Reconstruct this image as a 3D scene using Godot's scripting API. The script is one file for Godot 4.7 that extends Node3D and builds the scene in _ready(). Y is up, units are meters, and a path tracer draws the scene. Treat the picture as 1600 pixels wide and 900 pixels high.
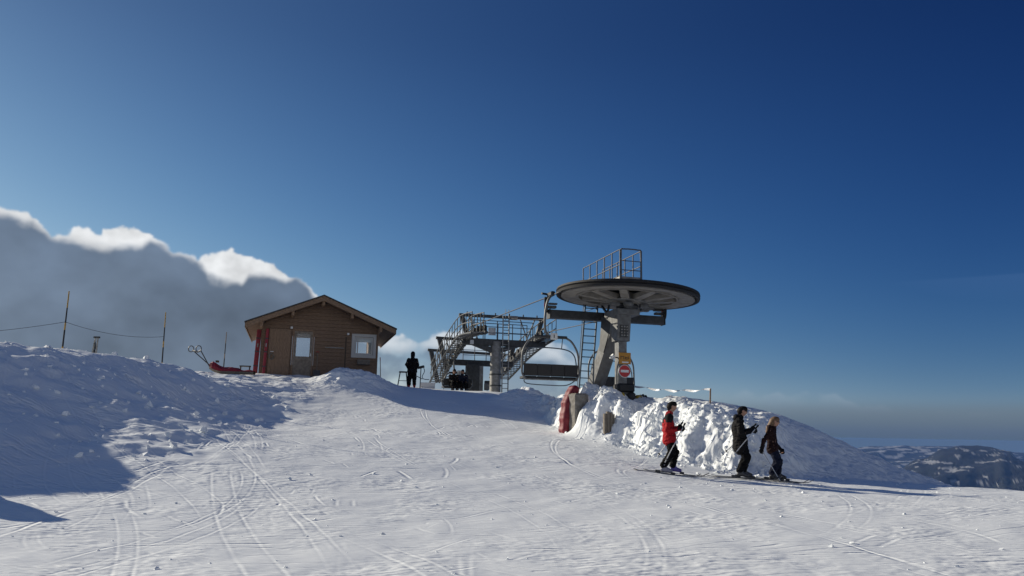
extends Node3D
# A ski slope below a chairlift top station. Camera at the origin looks along -z; "d" below means metres away (-z).

const FOCAL := 1256.0
const PITCH := 10.2
const ROLL := 1.0
const EYE := Vector3(0, 1.6, 0)
const SUN_AZ := -62.0
const SUN_EL := 21.5

var cam_basis: Basis
var mats := {}
var used_names := {}


# ---------------------------------------------------------------- small helpers
func lin(r: float, g: float, b: float) -> Color:
	return Color(r, g, b).linear_to_srgb()

func ray(px: float, py: float) -> Vector3:
	return cam_basis * Vector3((px - 800.0) / FOCAL, (450.0 - py) / FOCAL, -1.0)

# the point d metres away (horizontally, along -z) seen at a photo pixel
func P(px: float, py: float, d: float) -> Vector3:
	var r := ray(px, py)
	return EYE + r * (d / -r.z)

func project(p: Vector3) -> Vector2:
	var q := cam_basis.inverse() * (p - EYE)
	return Vector2(800.0 + FOCAL * q.x / -q.z, 450.0 - FOCAL * q.y / -q.z)

func smooth(a: float, b: float, x: float) -> float:
	var t := clampf((x - a) / (b - a), 0.0, 1.0)
	return t * t * (3.0 - 2.0 * t)

func noise(seed_: int, freq: float, octaves: int, kind := FastNoiseLite.TYPE_SIMPLEX_SMOOTH) -> FastNoiseLite:
	var n := FastNoiseLite.new()
	n.seed = seed_
	n.noise_type = kind
	n.frequency = freq
	n.fractal_type = FastNoiseLite.FRACTAL_FBM if octaves > 1 else FastNoiseLite.FRACTAL_NONE
	n.fractal_octaves = octaves
	return n

func numbered(called: String) -> String:
	var k: int = used_names.get(called, -1) + 1
	used_names[called] = k
	return called if k == 0 else "%s_%03d" % [called, k]

func tag(o: Node3D, label: String, category: String, group := "") -> void:
	o.set_meta("label", label)
	o.set_meta("category", category)
	if group != "":
		o.set_meta("group", group)

func thing(called: String, label: String, category: String, at := Vector3.ZERO, basis_ := Basis(), group := "") -> Node3D:
	var o := Node3D.new()
	o.name = numbered(called)
	add_child(o)
	o.transform = Transform3D(basis_, at)
	tag(o, label, category, group)
	return o


# ---------------------------------------------------------------- mesh builder
class MB:
	var v := PackedVector3Array()
	var n := PackedVector3Array()
	var idx := PackedInt32Array()

	func tri(a: Vector3, b: Vector3, c: Vector3, na: Vector3, nb: Vector3, nc: Vector3) -> void:
		var k := v.size()
		var face := (b - a).cross(c - a)
		v.append(a); v.append(b); v.append(c)
		n.append(na); n.append(nb); n.append(nc)
		if face.dot(na + nb + nc) > 0.0:
			idx.append(k); idx.append(k + 2); idx.append(k + 1)
		else:
			idx.append(k); idx.append(k + 1); idx.append(k + 2)

	func flat(a: Vector3, b: Vector3, c: Vector3, out: Vector3) -> void:
		var f := (b - a).cross(c - a).normalized()
		if f.dot(out) < 0.0:
			f = -f
		tri(a, b, c, f, f, f)

	func quad(a: Vector3, b: Vector3, c: Vector3, d: Vector3, out: Vector3) -> void:
		flat(a, b, c, out)
		flat(a, c, d, out)

	func hexa(p: Array) -> void:   # eight corners: four of the bottom ring, four of the top ring
		var o := Vector3.ZERO
		for q in p:
			o += q / 8.0
		for f in [[0, 1, 2, 3], [4, 5, 6, 7], [0, 1, 5, 4], [1, 2, 6, 5], [2, 3, 7, 6], [3, 0, 4, 7]]:
			var m: Vector3 = (p[f[0]] + p[f[1]] + p[f[2]] + p[f[3]]) / 4.0
			quad(p[f[0]], p[f[1]], p[f[2]], p[f[3]], m - o)

	func box(c: Vector3, s: Vector3, b := Basis()) -> void:
		var h := s / 2.0
		var p := []
		for y in [-1, 1]:
			for xz in [[-1, -1], [1, -1], [1, 1], [-1, 1]]:
				p.append(c + b * Vector3(h.x * xz[0], h.y * y, h.z * xz[1]))
		hexa(p)

	func rbox(c: Vector3, s: Vector3, e: float, b := Basis()) -> void:   # chamfered box
		var h := s / 2.0
		var q := func(sx, sy, sz, ax):
			var u := Vector3(h.x - e, h.y - e, h.z - e)
			u[ax] = h[ax]
			return c + b * Vector3(u.x * sx, u.y * sy, u.z * sz)
		for ax in 3:
			var a1 := (ax + 1) % 3
			var a2 := (ax + 2) % 3
			for s0 in [-1, 1]:
				var pts := []
				for k in [[-1, -1], [1, -1], [1, 1], [-1, 1]]:
					var sg := [0, 0, 0]
					sg[ax] = s0; sg[a1] = k[0]; sg[a2] = k[1]
					pts.append(q.call(sg[0], sg[1], sg[2], ax))
				var o := Vector3.ZERO
				o[ax] = s0
				quad(pts[0], pts[1], pts[2], pts[3], b * o)
			for s1 in [-1, 1]:
				for s2 in [-1, 1]:
					var pts := []
					for k in [[-1, a1], [1, a1], [1, a2], [-1, a2]]:
						var sg := [0, 0, 0]
						sg[ax] = k[0]; sg[a1] = s1; sg[a2] = s2
						pts.append(q.call(sg[0], sg[1], sg[2], k[1]))
					var o := Vector3.ZERO
					o[a1] = s1; o[a2] = s2
					quad(pts[0], pts[1], pts[2], pts[3], b * o)
		for sx in [-1, 1]:
			for sy in [-1, 1]:
				for sz in [-1, 1]:
					flat(q.call(sx, sy, sz, 0), q.call(sx, sy, sz, 1), q.call(sx, sy, sz, 2), b * Vector3(sx, sy, sz))

	func beam(a: Vector3, b: Vector3, w: float, h: float, up := Vector3.UP, w2 := -1.0, h2 := -1.0) -> void:
		var z := (b - a).normalized()
		if absf(z.dot(up)) > 0.98:
			up = Vector3.BACK
		var x := up.cross(z).normalized()
		var y := z.cross(x)
		if w2 < 0.0:
			w2 = w
			h2 = h
		var p := []
		for e in [[a, w, h], [b, w2, h2]]:
			for k in [[-1, -1], [1, -1], [1, 1], [-1, 1]]:
				p.append(e[0] + x * (e[1] * 0.5 * k[0]) + y * (e[2] * 0.5 * k[1]))
		hexa(p)

	func tube(pts: Array, r: float, sides := 8, r2 := -1.0, closed := false) -> void:
		if r2 < 0.0:
			r2 = r
		var count := pts.size()
		var rings := []
		var prev := Vector3.ZERO
		for i in count:
			var p: Vector3 = pts[i]
			var before: Vector3 = pts[(i - 1 + count) % count] if (i > 0 or closed) else p
			var after: Vector3 = pts[(i + 1) % count] if (i < count - 1 or closed) else p
			var t := (after - before).normalized()
			var x := prev
			if i == 0:
				x = t.cross(Vector3.UP if absf(t.y) < 0.9 else Vector3.RIGHT)
			x = (x - t * x.dot(t)).normalized()
			prev = x
			var y := t.cross(x)
			var rr := lerpf(r, r2, float(i) / maxf(1, count - 1))
			var ring := []
			for k in sides:
				var a := TAU * k / sides
				var o := x * cos(a) + y * sin(a)
				ring.append([p + o * rr, o])
			rings.append(ring)
		for i in (count if closed else count - 1):
			for k in sides:
				var a: Array = rings[i][k]
				var b: Array = rings[i][(k + 1) % sides]
				var c: Array = rings[(i + 1) % count][(k + 1) % sides]
				var d: Array = rings[(i + 1) % count][k]
				tri(a[0], b[0], c[0], a[1], b[1], c[1])
				tri(a[0], c[0], d[0], a[1], c[1], d[1])
		if not closed:
			for e in [[0, 1], [count - 1, count - 2]]:
				var o: Vector3 = (pts[e[0]] - pts[e[1]]).normalized()
				for k in sides - 2:
					flat(rings[e[0]][0][0], rings[e[0]][k + 1][0], rings[e[0]][k + 2][0], o)

	# profile: [r, y] pairs turned round the y axis of xf
	func lathe(profile: Array, seg: int, xf := Transform3D()) -> void:
		for i in profile.size() - 1:
			var a: Array = profile[i]
			var b: Array = profile[i + 1]
			var dr: float = b[0] - a[0]
			var dy: float = b[1] - a[1]
			var nr := dy
			var ny := -dr
			var l := sqrt(nr * nr + ny * ny)
			if l < 1e-9:
				continue
			nr /= l
			ny /= l
			for k in seg:
				var c0 := cos(TAU * k / seg)
				var s0 := sin(TAU * k / seg)
				var c1 := cos(TAU * (k + 1) / seg)
				var s1 := sin(TAU * (k + 1) / seg)
				var p := [xf * Vector3(a[0] * c0, a[1], a[0] * s0), xf * Vector3(a[0] * c1, a[1], a[0] * s1), xf * Vector3(b[0] * c1, b[1], b[0] * s1), xf * Vector3(b[0] * c0, b[1], b[0] * s0)]
				var m := [xf.basis * Vector3(nr * c0, ny, nr * s0), xf.basis * Vector3(nr * c1, ny, nr * s1)]
				if a[0] > 1e-6:
					tri(p[0], p[1], p[2], m[0], m[1], m[1])
				if b[0] > 1e-6:
					tri(p[0], p[2], p[3], m[0], m[1], m[0])

	func mesh(m: Material) -> ArrayMesh:
		var a := []
		a.resize(Mesh.ARRAY_MAX)
		a[Mesh.ARRAY_VERTEX] = v
		a[Mesh.ARRAY_NORMAL] = n
		a[Mesh.ARRAY_INDEX] = idx
		var am := ArrayMesh.new()
		am.add_surface_from_arrays(Mesh.PRIMITIVE_TRIANGLES, a)
		am.surface_set_material(0, m)
		return am


func put(called: String, mesh: Mesh, parent: Node, at := Transform3D()) -> MeshInstance3D:
	var o := MeshInstance3D.new()
	o.name = called if parent != self else numbered(called)
	o.mesh = mesh
	o.transform = at
	parent.add_child(o, true)
	return o

func part(called: String, b: MB, m: Material, parent: Node) -> MeshInstance3D:
	return put(called, b.mesh(m), parent)

# parts made of one shape each
func p_box(called: String, parent: Node, m: Material, c: Vector3, s: Vector3, b := Basis()) -> MeshInstance3D:
	var mb := MB.new()
	mb.box(c, s, b)
	return part(called, mb, m, parent)

func p_rbox(called: String, parent: Node, m: Material, c: Vector3, s: Vector3, e := 0.01, b := Basis()) -> MeshInstance3D:
	var mb := MB.new()
	mb.rbox(c, s, e, b)
	return part(called, mb, m, parent)

func p_beam(called: String, parent: Node, m: Material, a: Vector3, b: Vector3, w: float, h: float, w2 := -1.0, h2 := -1.0) -> MeshInstance3D:
	var mb := MB.new()
	mb.beam(a, b, w, h, Vector3.UP, w2, h2)
	return part(called, mb, m, parent)

func p_tube(called: String, parent: Node, m: Material, pts: Array, r: float, sides := 8, r2 := -1.0) -> MeshInstance3D:
	var mb := MB.new()
	mb.tube(pts, r, sides, r2)
	return part(called, mb, m, parent)

func p_lathe(called: String, parent: Node, m: Material, profile: Array, seg: int, xf := Transform3D()) -> MeshInstance3D:
	var mb := MB.new()
	mb.lathe(profile, seg, xf)
	return part(called, mb, m, parent)

func arc(points: Array, steps := 6) -> Array:   # a smooth curve through the points
	var out := []
	for i in points.size() - 1:
		var a: Vector3 = points[maxi(i - 1, 0)]
		var b: Vector3 = points[i]
		var c: Vector3 = points[i + 1]
		var d: Vector3 = points[mini(i + 2, points.size() - 1)]
		for k in steps:
			out.append(b.cubic_interpolate(c, a, d, float(k) / steps))
	out.append(points[-1])
	return out


# ---------------------------------------------------------------- materials
func tex(seed_: int, freq: float, octaves: int, lo: Color, hi: Color, size := 256, kind := FastNoiseLite.TYPE_SIMPLEX_SMOOTH) -> NoiseTexture2D:
	var t := NoiseTexture2D.new()
	t.width = size
	t.height = size
	t.seamless = true
	t.noise = noise(seed_, freq, octaves, kind)
	var g := Gradient.new()
	g.set_color(0, lo)
	g.set_color(1, hi)
	t.color_ramp = g
	return t

func mat(called: String, c: Color, rough := 0.7, metal := 0.0, texture: Texture2D = null, scale_ := Vector3.ONE, bump := 0.0, bump_tex: Texture2D = null) -> StandardMaterial3D:
	var m := StandardMaterial3D.new()
	m.resource_name = called
	m.albedo_color = c
	m.roughness = rough
	m.metallic = metal
	if texture:
		m.albedo_texture = texture
	if texture or bump_tex:
		m.uv1_triplanar = true
		m.uv1_scale = scale_
	if bump_tex:
		m.heightmap_enabled = true
		m.heightmap_texture = bump_tex
		m.heightmap_scale = bump
	mats[called] = m
	return m

func make_materials() -> void:
	var grime := tex(11, 0.02, 4, Color(0.72, 0.7, 0.68), Color(1, 1, 1))
	var speck := tex(12, 0.06, 4, Color(0.75, 0.75, 0.75), Color(1, 1, 1))
	var grain := tex(13, 0.035, 4, Color(0.66, 0.64, 0.62), Color(1.0, 0.98, 0.96))
	mat("wood", lin(0.27, 0.178, 0.115), 0.75, 0.0, grain, Vector3(0.5, 4.0, 0.5), 0.25, grain)
	mat("wood_trim", lin(0.34, 0.225, 0.14), 0.7, 0.0, grain, Vector3(0.7, 3.0, 0.7), 0.2, grain)
	mat("wood_door", lin(0.32, 0.215, 0.14), 0.7, 0.0, grain, Vector3(4.0, 0.5, 4.0), 0.2, grain)
	mat("door_paint", lin(0.27, 0.22, 0.17), 0.6, 0.0, grime, Vector3.ONE)
	mat("wood_grey", lin(0.26, 0.235, 0.2), 0.85, 0.0, grain, Vector3(5.0, 0.6, 5.0), 0.4, grain)
	mat("roofing", lin(0.07, 0.065, 0.065), 0.6, 0.0, grime, Vector3.ONE)
	mat("window_white", lin(0.42, 0.41, 0.39), 0.5)
	mat("steel", lin(0.2, 0.205, 0.21), 0.5, 0.35, grime, Vector3.ONE * 0.8)
	mat("steel_dark", lin(0.07, 0.074, 0.078), 0.5, 0.3, grime, Vector3.ONE * 0.8)
	mat("steel_pale", lin(0.36, 0.36, 0.35), 0.55, 0.25, grime, Vector3.ONE * 0.8)
	mat("steel_blue", lin(0.1, 0.14, 0.19), 0.5, 0.3, grime, Vector3.ONE * 0.8)
	mat("wheel_paint", lin(0.33, 0.31, 0.28), 0.6, 0.1, grime, Vector3.ONE * 0.5)
	mat("rubber", lin(0.022, 0.02, 0.02), 0.75, 0.0, speck, Vector3.ONE)
	mat("rope", lin(0.1, 0.1, 0.105), 0.5, 0.5)
	mat("concrete", lin(0.3, 0.285, 0.26), 0.9, 0.0, grime, Vector3.ONE, 0.5, speck)
	mat("red_pad", lin(0.25, 0.012, 0.025), 0.6, 0.0, speck, Vector3.ONE * 2.0)
	mat("red_paint", lin(0.42, 0.025, 0.02), 0.5, 0.0, grime, Vector3.ONE)
	mat("red_tarp", lin(0.32, 0.018, 0.035), 0.6, 0.0, speck, Vector3.ONE * 3.0)
	mat("sign_red", lin(0.5, 0.015, 0.02), 0.4)
	mat("sign_white", lin(0.75, 0.75, 0.75), 0.4)
	mat("sign_orange", lin(0.62, 0.28, 0.02), 0.45, 0.0, speck, Vector3.ONE * 2.0)
	mat("ink", lin(0.05, 0.035, 0.02), 0.6)
	mat("yellow", lin(0.6, 0.42, 0.05), 0.6, 0.0, grime, Vector3.ONE)
	mat("pole_yellow", lin(0.75, 0.46, 0.08), 0.6, 0.0, grain, Vector3.ONE * 2.0)
	mat("pole_black", lin(0.02, 0.02, 0.025), 0.6)
	mat("pole_grey", lin(0.25, 0.2, 0.16), 0.7)
	mat("cord", lin(0.06, 0.06, 0.07), 0.8)
	mat("tape", lin(0.75, 0.76, 0.78), 0.4)
	mat("white_plastic", lin(0.7, 0.7, 0.68), 0.5)
	mat("black_pad", lin(0.018, 0.018, 0.02), 0.6, 0.0, speck, Vector3.ONE * 2.0)
	mat("jacket_red", lin(0.5, 0.02, 0.025), 0.7, 0.0, speck, Vector3.ONE * 3.0)
	mat("jacket_black", lin(0.015, 0.014, 0.015), 0.75, 0.0, speck, Vector3.ONE * 3.0)
	mat("jacket_brown", lin(0.03, 0.014, 0.014), 0.75, 0.0, speck, Vector3.ONE * 3.0)
	mat("cloth_navy", lin(0.016, 0.02, 0.042), 0.75, 0.0, speck, Vector3.ONE * 3.0)
	mat("trousers_black", lin(0.008, 0.008, 0.009), 0.8, 0.0, speck, Vector3.ONE * 3.0)
	mat("glove_black", lin(0.012, 0.012, 0.013), 0.6)
	mat("skin", lin(0.42, 0.23, 0.16), 0.55)
	mat("hair_dark", lin(0.014, 0.011, 0.01), 0.6)
	mat("hair_blond", lin(0.16, 0.09, 0.045), 0.6)
	mat("goggle", lin(0.01, 0.01, 0.012), 0.15)
	mat("boot_dark", lin(0.03, 0.03, 0.035), 0.35)
	mat("boot_violet", lin(0.09, 0.07, 0.3), 0.35)
	mat("boot_pale", lin(0.22, 0.22, 0.28), 0.35)
	mat("ski_dark", lin(0.06, 0.06, 0.065), 0.35)
	mat("ski_pale", lin(0.35, 0.34, 0.33), 0.35)
	mat("alloy", lin(0.55, 0.55, 0.56), 0.35, 0.7)
	mat("clod", lin(0.885, 0.905, 0.91), 0.6)
	for k in ["jacket_black", "jacket_brown", "cloth_navy", "trousers_black", "jacket_red", "glove_black", "hair_dark"]:
		mats[k].metallic_specular = 0.22
	var glass := mat("glass", Color(0.75, 0.92, 0.95, 0.12), 0.05)
	glass.transparency = BaseMaterial3D.TRANSPARENCY_ALPHA


# ---------------------------------------------------------------- sky, sun, camera
func sun_vector() -> Vector3:
	var a := deg_to_rad(SUN_AZ)
	var e := deg_to_rad(SUN_EL)
	return Vector3(sin(a) * cos(e), sin(e), -cos(a) * cos(e))

func clear_sky(dir: Vector3, sun: Vector3) -> Vector3:
	var e := rad_to_deg(asin(clampf(dir.y, -1.0, 1.0)))
	var g := acos(clampf(dir.dot(sun), -1.0, 1.0))
	e = maxf(e, -1.0)
	if e > 26.0:
		e = 26.0 + 4.0 * (1.0 - exp(-(e - 26.0) / 4.0))
	if g > 1.5:   # scattering is as strong away from the sun as towards it
		g = 1.5 + 0.08 * (1.0 - exp(-(g - 1.5) / 0.08)) - 0.5 * smooth(1.6, 2.7, g)
	var low := exp(-e / 7.0)
	return Vector3(exp(0.204 - 1.861 * e / 30.0 + 2.579 * low - 2.467 * g), exp(0.59 - 1.89 * e / 30.0 + 1.013 * low - 1.674 * g), exp(0.603 - 1.456 * e / 30.0 - 0.095 * low - 0.971 * g))

func sky_point(k: Array) -> Array:
	var r := ray(k[0], k[1]).normalized()
	return [rad_to_deg(atan2(r.x, -r.z)), rad_to_deg(asin(r.y)), k[2]]

func along(line: Array, az: float) -> Vector2:
	var k := 0
	while k < line.size() - 2 and az > line[k + 1][0]:
		k += 1
	var t := clampf((az - line[k][0]) / (line[k + 1][0] - line[k][0]), 0.0, 1.0)
	return Vector2(lerpf(line[k][1], line[k + 1][1], t), lerpf(line[k][2], line[k + 1][2], t))

func make_sky() -> PanoramaSkyMaterial:
	var W := 4096
	var Hh := 2048
	var sun := sun_vector()
	var small := Image.create(520, 256, false, Image.FORMAT_RGBF)
	for y in 256:
		var el := PI / 2.0 - PI * (y + 0.5) / 256.0
		for x in 520:
			var az := wrapf(TAU * (x - 4 + 0.5) / 512.0, -PI, PI)
			var c := clear_sky(Vector3(sin(az) * cos(el), sin(el), -cos(az) * cos(el)), sun)
			c = c.min(Vector3(1.1, 1.1, 1.1))
			c = c.lerp(Vector3(0.135, 0.187, 0.248), smooth(2.9, 1.3, rad_to_deg(el)))
			c = c.lerp(Vector3(0.09, 0.135, 0.215), smooth(1.6, 0.0, rad_to_deg(el)))
			if el < 0.0:
				c = Vector3(0.088, 0.128, 0.15)   # the deep valley air, before the haze in front of it
			small.set_pixel(x, y, Color(c.x, c.y, c.z))
	small.resize(W + 64, Hh, Image.INTERPOLATE_CUBIC)   # four columns of overlap on either side, cut off again
	small = small.get_region(Rect2i(32, 0, W, Hh))
	var data := small.get_data().to_float32_array()
	# the cloud bank: white crests standing behind a grey body; outlines in view turned into [azimuth, elevation, cover]
	var behind := [[-180.0, 27.0, 0.92], [-150.0, 29.0, 0.92], [-120.0, 25.0, 0.92], [-95.0, 19.0, 0.95], [-75.0, 14.5, 1.0], [-60.0, 15.0, 1.0], [-48.0, 15.5, 1.0], [-40.0, 14.5, 1.0]]  # bank carried on out of view, raised behind the camera to whiten the shade
	var crest := behind.duplicate()
	for k in [[-10, 320, 1], [10, 324, 1], [22, 322, 1], [32, 326, 1], [45, 328, 1], [52, 337, 1], [57, 340, 1], [65, 350, 1], [81, 363, 1], [90, 361, 1], [111, 361, 1], [116, 355, 1], [135, 355, 1], [149, 364, 1], [159, 364, 1], [162, 355, 1], [177, 352, 1], [192, 348, 1], [205, 352, 1], [216, 357, 1], [232, 364, 1], [243, 371, 1], [263, 383, 1], [278, 387, 1], [293, 394, 1], [309, 403, 1], [316, 398, 1], [332, 393, 1], [348, 390, 1], [361, 387, 1], [375, 394, 1], [395, 404, 1], [414, 412, 1], [428, 409, 1], [441, 419, 1], [452, 430, 1], [462, 428, 1], [477, 440, 1], [492, 461, 1], [520, 490, 0.95], [560, 520, 0.85], [600, 531, 0.7], [628, 519, 0.75], [655, 533, 0.6], [690, 516, 0.75], [722, 513, 0.75], [760, 535, 0.6], [800, 545, 0.6], [830, 534, 0.65], [866, 529, 0.7], [900, 548, 0.6], [940, 590, 0.45], [1000, 620, 0.22], [1100, 618, 0.2], [1165, 604, 0.3], [1200, 616, 0.2], [1260, 609, 0.3], [1300, 617, 0.2], [1400, 640, 0.35], [1600, 650, 0.35]]:
		crest.append(sky_point(k))
	crest.append_array([[50.0, 2.5, 0.35], [75.0, 7.0, 0.5], [110.0, 16.0, 0.8], [145.0, 23.0, 0.9], [180.0, 27.0, 0.92]])  # out of view again, cloud added towards the rear for whiter ambient light
	var body_edge := [[-180.0, 25.5, 1], [-150.0, 28.0, 1], [-120.0, 24.5, 1], [-95.0, 17.5, 1], [-75.0, 14.2, 1], [-60.0, 13.8, 1], [-48.0, 15.2, 1], [-40.0, 13.6, 1]]
	for k in [[-10, 325, 1], [15, 331, 1], [39, 341, 1], [52, 339, 1], [65, 351, 1], [81, 364, 1], [90, 370, 1], [112, 371, 1], [135, 379, 1], [162, 383, 1], [192, 385, 1], [222, 384, 1], [236, 374, 1], [258, 385, 1], [275, 394, 1], [309, 406, 1], [316, 413, 1], [325, 428, 1], [340, 435, 1], [379, 440, 1], [389, 424, 1], [418, 426, 1], [448, 436, 1], [462, 428, 1], [477, 440, 1], [492, 461, 1], [520, 490, 1], [560, 526, 1], [600, 545, 1], [660, 545, 1], [700, 540, 1], [760, 550, 1], [866, 560, 1], [940, 600, 1], [1600, 652, 1]]:
		body_edge.append(sky_point(k))
	body_edge.append_array([[50.0, 2.2, 1], [75.0, 6.5, 1], [110.0, 15.0, 1], [145.0, 21.5, 1], [180.0, 25.5, 1]])
	var tops := PackedFloat32Array()
	var covers := PackedFloat32Array()
	var edges := PackedFloat32Array()
	for x in W:
		var az := wrapf(360.0 * (x + 0.5) / W, -180.0, 180.0)
		var a := along(crest, az)
		tops.append(a.x)
		covers.append(a.y)
		edges.append(along(body_edge, az).x)
	var big := noise(31, 5.0, 4)
	var fine := noise(32, 34.0, 5)
	var wisp := noise(33, 9.0, 5)
	var puff := noise(34, 26.0, 3, FastNoiseLite.TYPE_CELLULAR)
	puff.cellular_return_type = FastNoiseLite.RETURN_DISTANCE
	var y0 := int(Hh * (0.5 - 31.0 / 180.0))
	for y in range(y0, Hh / 2 - 1):
		var el := 90.0 - 180.0 * (y + 0.5) / Hh
		var ce := cos(deg_to_rad(el))
		var se := sin(deg_to_rad(el))
		for x in W:
			if x & 1 and x > W / 7 and x < W - W / 7:   # half as fine at the sides and behind
				var o := (y * W + x) * 3
				data[o] = data[o - 3]
				data[o + 1] = data[o - 2]
				data[o + 2] = data[o - 1]
				continue
			var top: float = tops[x]
			if el > top + 0.9:
				continue
			var az := TAU * (x + 0.5) / W
			var dir := Vector3(sin(az) * ce, se * 1.3, -cos(az) * ce)
			var f := fine.get_noise_3dv(dir)
			var lobe := puff.get_noise_3dv(dir)      # rounded lobes, -1 at their middle
			var under := top - el + f * 0.42 - (lobe + 0.55) * 0.4
			if under <= 0.0:
				continue
			var w := wisp.get_noise_3dv(dir)
			var b := big.get_noise_3dv(dir)
			var cover: float = covers[x]
			var a := smooth(0.0, 0.12 + 0.3 * clampf(0.25 + w, 0.0, 1.0), under)
			if cover < 0.97:
				a *= cover * smooth(-0.45, 0.35, w + 0.35 * f + (cover - 0.5))
			var far_side := smooth(1.5, 2.3, acos(clampf(Vector3(sin(az) * ce, se, -cos(az) * ce).dot(sun), -1.0, 1.0)))
			# the crest, in the sun, shows through where the grey body does not reach
			var white := Vector3(0.8, 0.82, 0.84) * (1.0 + 0.22 * f - 0.28 * (lobe + 0.6) + 0.15 * w)
			if cover < 0.97:
				white = white.lerp(Vector3(0.4, 0.46, 0.53), smooth(0.9, 0.3, cover))
			var deep := clampf(under / 9.0, 0.0, 1.0)
			var body := Vector3(0.135, 0.185, 0.265).lerp(Vector3(0.145, 0.19, 0.255), deep) * (1.06 + 0.34 * w + 0.32 * b)
			if cover < 0.97:
				body = body.lerp(Vector3(0.3, 0.37, 0.47), 0.5 * (1.0 - cover))
			body = body.lerp(Vector3(0.72, 0.75, 0.79) * (1.0 + 0.3 * w), far_side)
			var in_body := smooth(-0.25, 0.55, edges[x] - el + f * 0.35 + w * 0.4)
			var c := white.lerp(body, in_body)
			c = c.lerp(Vector3(0.135, 0.187, 0.248).lerp(Vector3(0.09, 0.135, 0.215), smooth(1.6, 0.0, el)), smooth(2.6, 1.2, el))
			var i := (y * W + x) * 3
			data[i] = lerpf(data[i], c.x, a)
			data[i + 1] = lerpf(data[i + 1], c.y, a)
			data[i + 2] = lerpf(data[i + 2], c.z, a)
	var im := Image.create_from_data(W, Hh, false, Image.FORMAT_RGBF, data.to_byte_array())
	var m := PanoramaSkyMaterial.new()
	m.panorama = ImageTexture.create_from_image(im)
	return m

func make_view() -> void:
	cam_basis = Basis(Vector3.RIGHT, deg_to_rad(PITCH)) * Basis(Vector3.BACK, deg_to_rad(ROLL))
	var cam := Camera3D.new()
	cam.name = "camera"
	cam.fov = rad_to_deg(2.0 * atan(450.0 / FOCAL))
	cam.near = 0.1
	cam.far = 90000.0
	cam.transform = Transform3D(cam_basis, EYE)
	add_child(cam)
	var env := Environment.new()
	env.background_mode = Environment.BG_SKY
	env.sky = Sky.new()
	env.sky.sky_material = make_sky()
	env.tonemap_mode = Environment.TONE_MAPPER_LINEAR
	env.tonemap_exposure = 1.0
	env.fog_enabled = true
	env.fog_density = 0.000036
	env.fog_light_color = lin(0.2, 0.42, 1.0)
	env.sdfgi_enabled = true
	env.ssao_enabled = true
	env.ssil_enabled = true
	var we := WorldEnvironment.new()
	we.name = "world"
	we.environment = env
	add_child(we)
	var sun := DirectionalLight3D.new()
	sun.name = "sun"
	sun.light_energy = 1.5
	sun.light_color = Color(1.0, 0.965, 0.89)
	sun.light_angular_distance = 0.53
	sun.shadow_enabled = true
	add_child(sun)
	sun.look_at_from_position(Vector3.ZERO, -sun_vector(), Vector3.UP)


# ---------------------------------------------------------------- the snow
# thin-plate splines through points found in the photograph give the broad form of the slope (ground) and of the bank (top)
var ground_spline := {}
var bank_spline := {}
var bank_foot := []      # plan of the bank's foot, Vector2(x, d)
var heaps := []          # [x, d, sx, sd, turn, height]
var n_soft: FastNoiseLite
var n_lump: FastNoiseLite
var n_rough: FastNoiseLite
var n_rib: FastNoiseLite
var n_far: FastNoiseLite
var n_chunk: FastNoiseLite
var n_grit: FastNoiseLite
var last_rough := 0.0

func spline(points: Array, x0: float, x1: float, d0: float, d1: float, step: float, stiff := 0.0) -> Dictionary:
	var n := points.size()
	var size := n + 3
	var m := []
	for i in size:
		var row := PackedFloat64Array()
		row.resize(size + 1)
		m.append(row)
	for i in n:
		var p: Vector3 = points[i]
		for j in n:
			var q: Vector3 = points[j]
			var r2 := (p.x - q.x) * (p.x - q.x) + (p.z - q.z) * (p.z - q.z)
			m[i][j] = r2 * log(r2) if r2 > 1e-9 else stiff
		m[i][n] = 1.0; m[i][n + 1] = p.x; m[i][n + 2] = p.z
		m[n][i] = 1.0; m[n + 1][i] = p.x; m[n + 2][i] = p.z
		m[i][size] = p.y
	for c in size:
		var best := c
		for r in range(c + 1, size):
			if absf(m[r][c]) > absf(m[best][c]):
				best = r
		var row: PackedFloat64Array = m[best]
		m[best] = m[c]
		m[c] = row
		for r in range(c + 1, size):
			var other: PackedFloat64Array = m[r]
			var k: float = other[c] / row[c]
			if k != 0.0:
				for j in range(c, size + 1):
					other[j] -= k * row[j]
				m[r] = other
	var w := PackedFloat64Array()
	w.resize(size)
	for c in range(size - 1, -1, -1):
		var s: float = m[c][size]
		for j in range(c + 1, size):
			s -= m[c][j] * w[j]
		w[c] = s / m[c][c]
	var nx := int(ceil((x1 - x0) / step)) + 1
	var nd := int(ceil((d1 - d0) / step)) + 1
	var g := PackedFloat32Array()
	g.resize(nx * nd)
	for j in nd:
		var d := d0 + j * step
		for i in nx:
			var x := x0 + i * step
			var h := w[n] + w[n + 1] * x + w[n + 2] * -d
			for k in n:
				var p: Vector3 = points[k]
				var r2 := (p.x - x) * (p.x - x) + (p.z + d) * (p.z + d)
				if r2 > 1e-9:
					h += w[k] * r2 * log(r2)
			g[j * nx + i] = h
	return {"x0": x0, "d0": d0, "step": step, "nx": nx, "nd": nd, "g": g}

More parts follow.
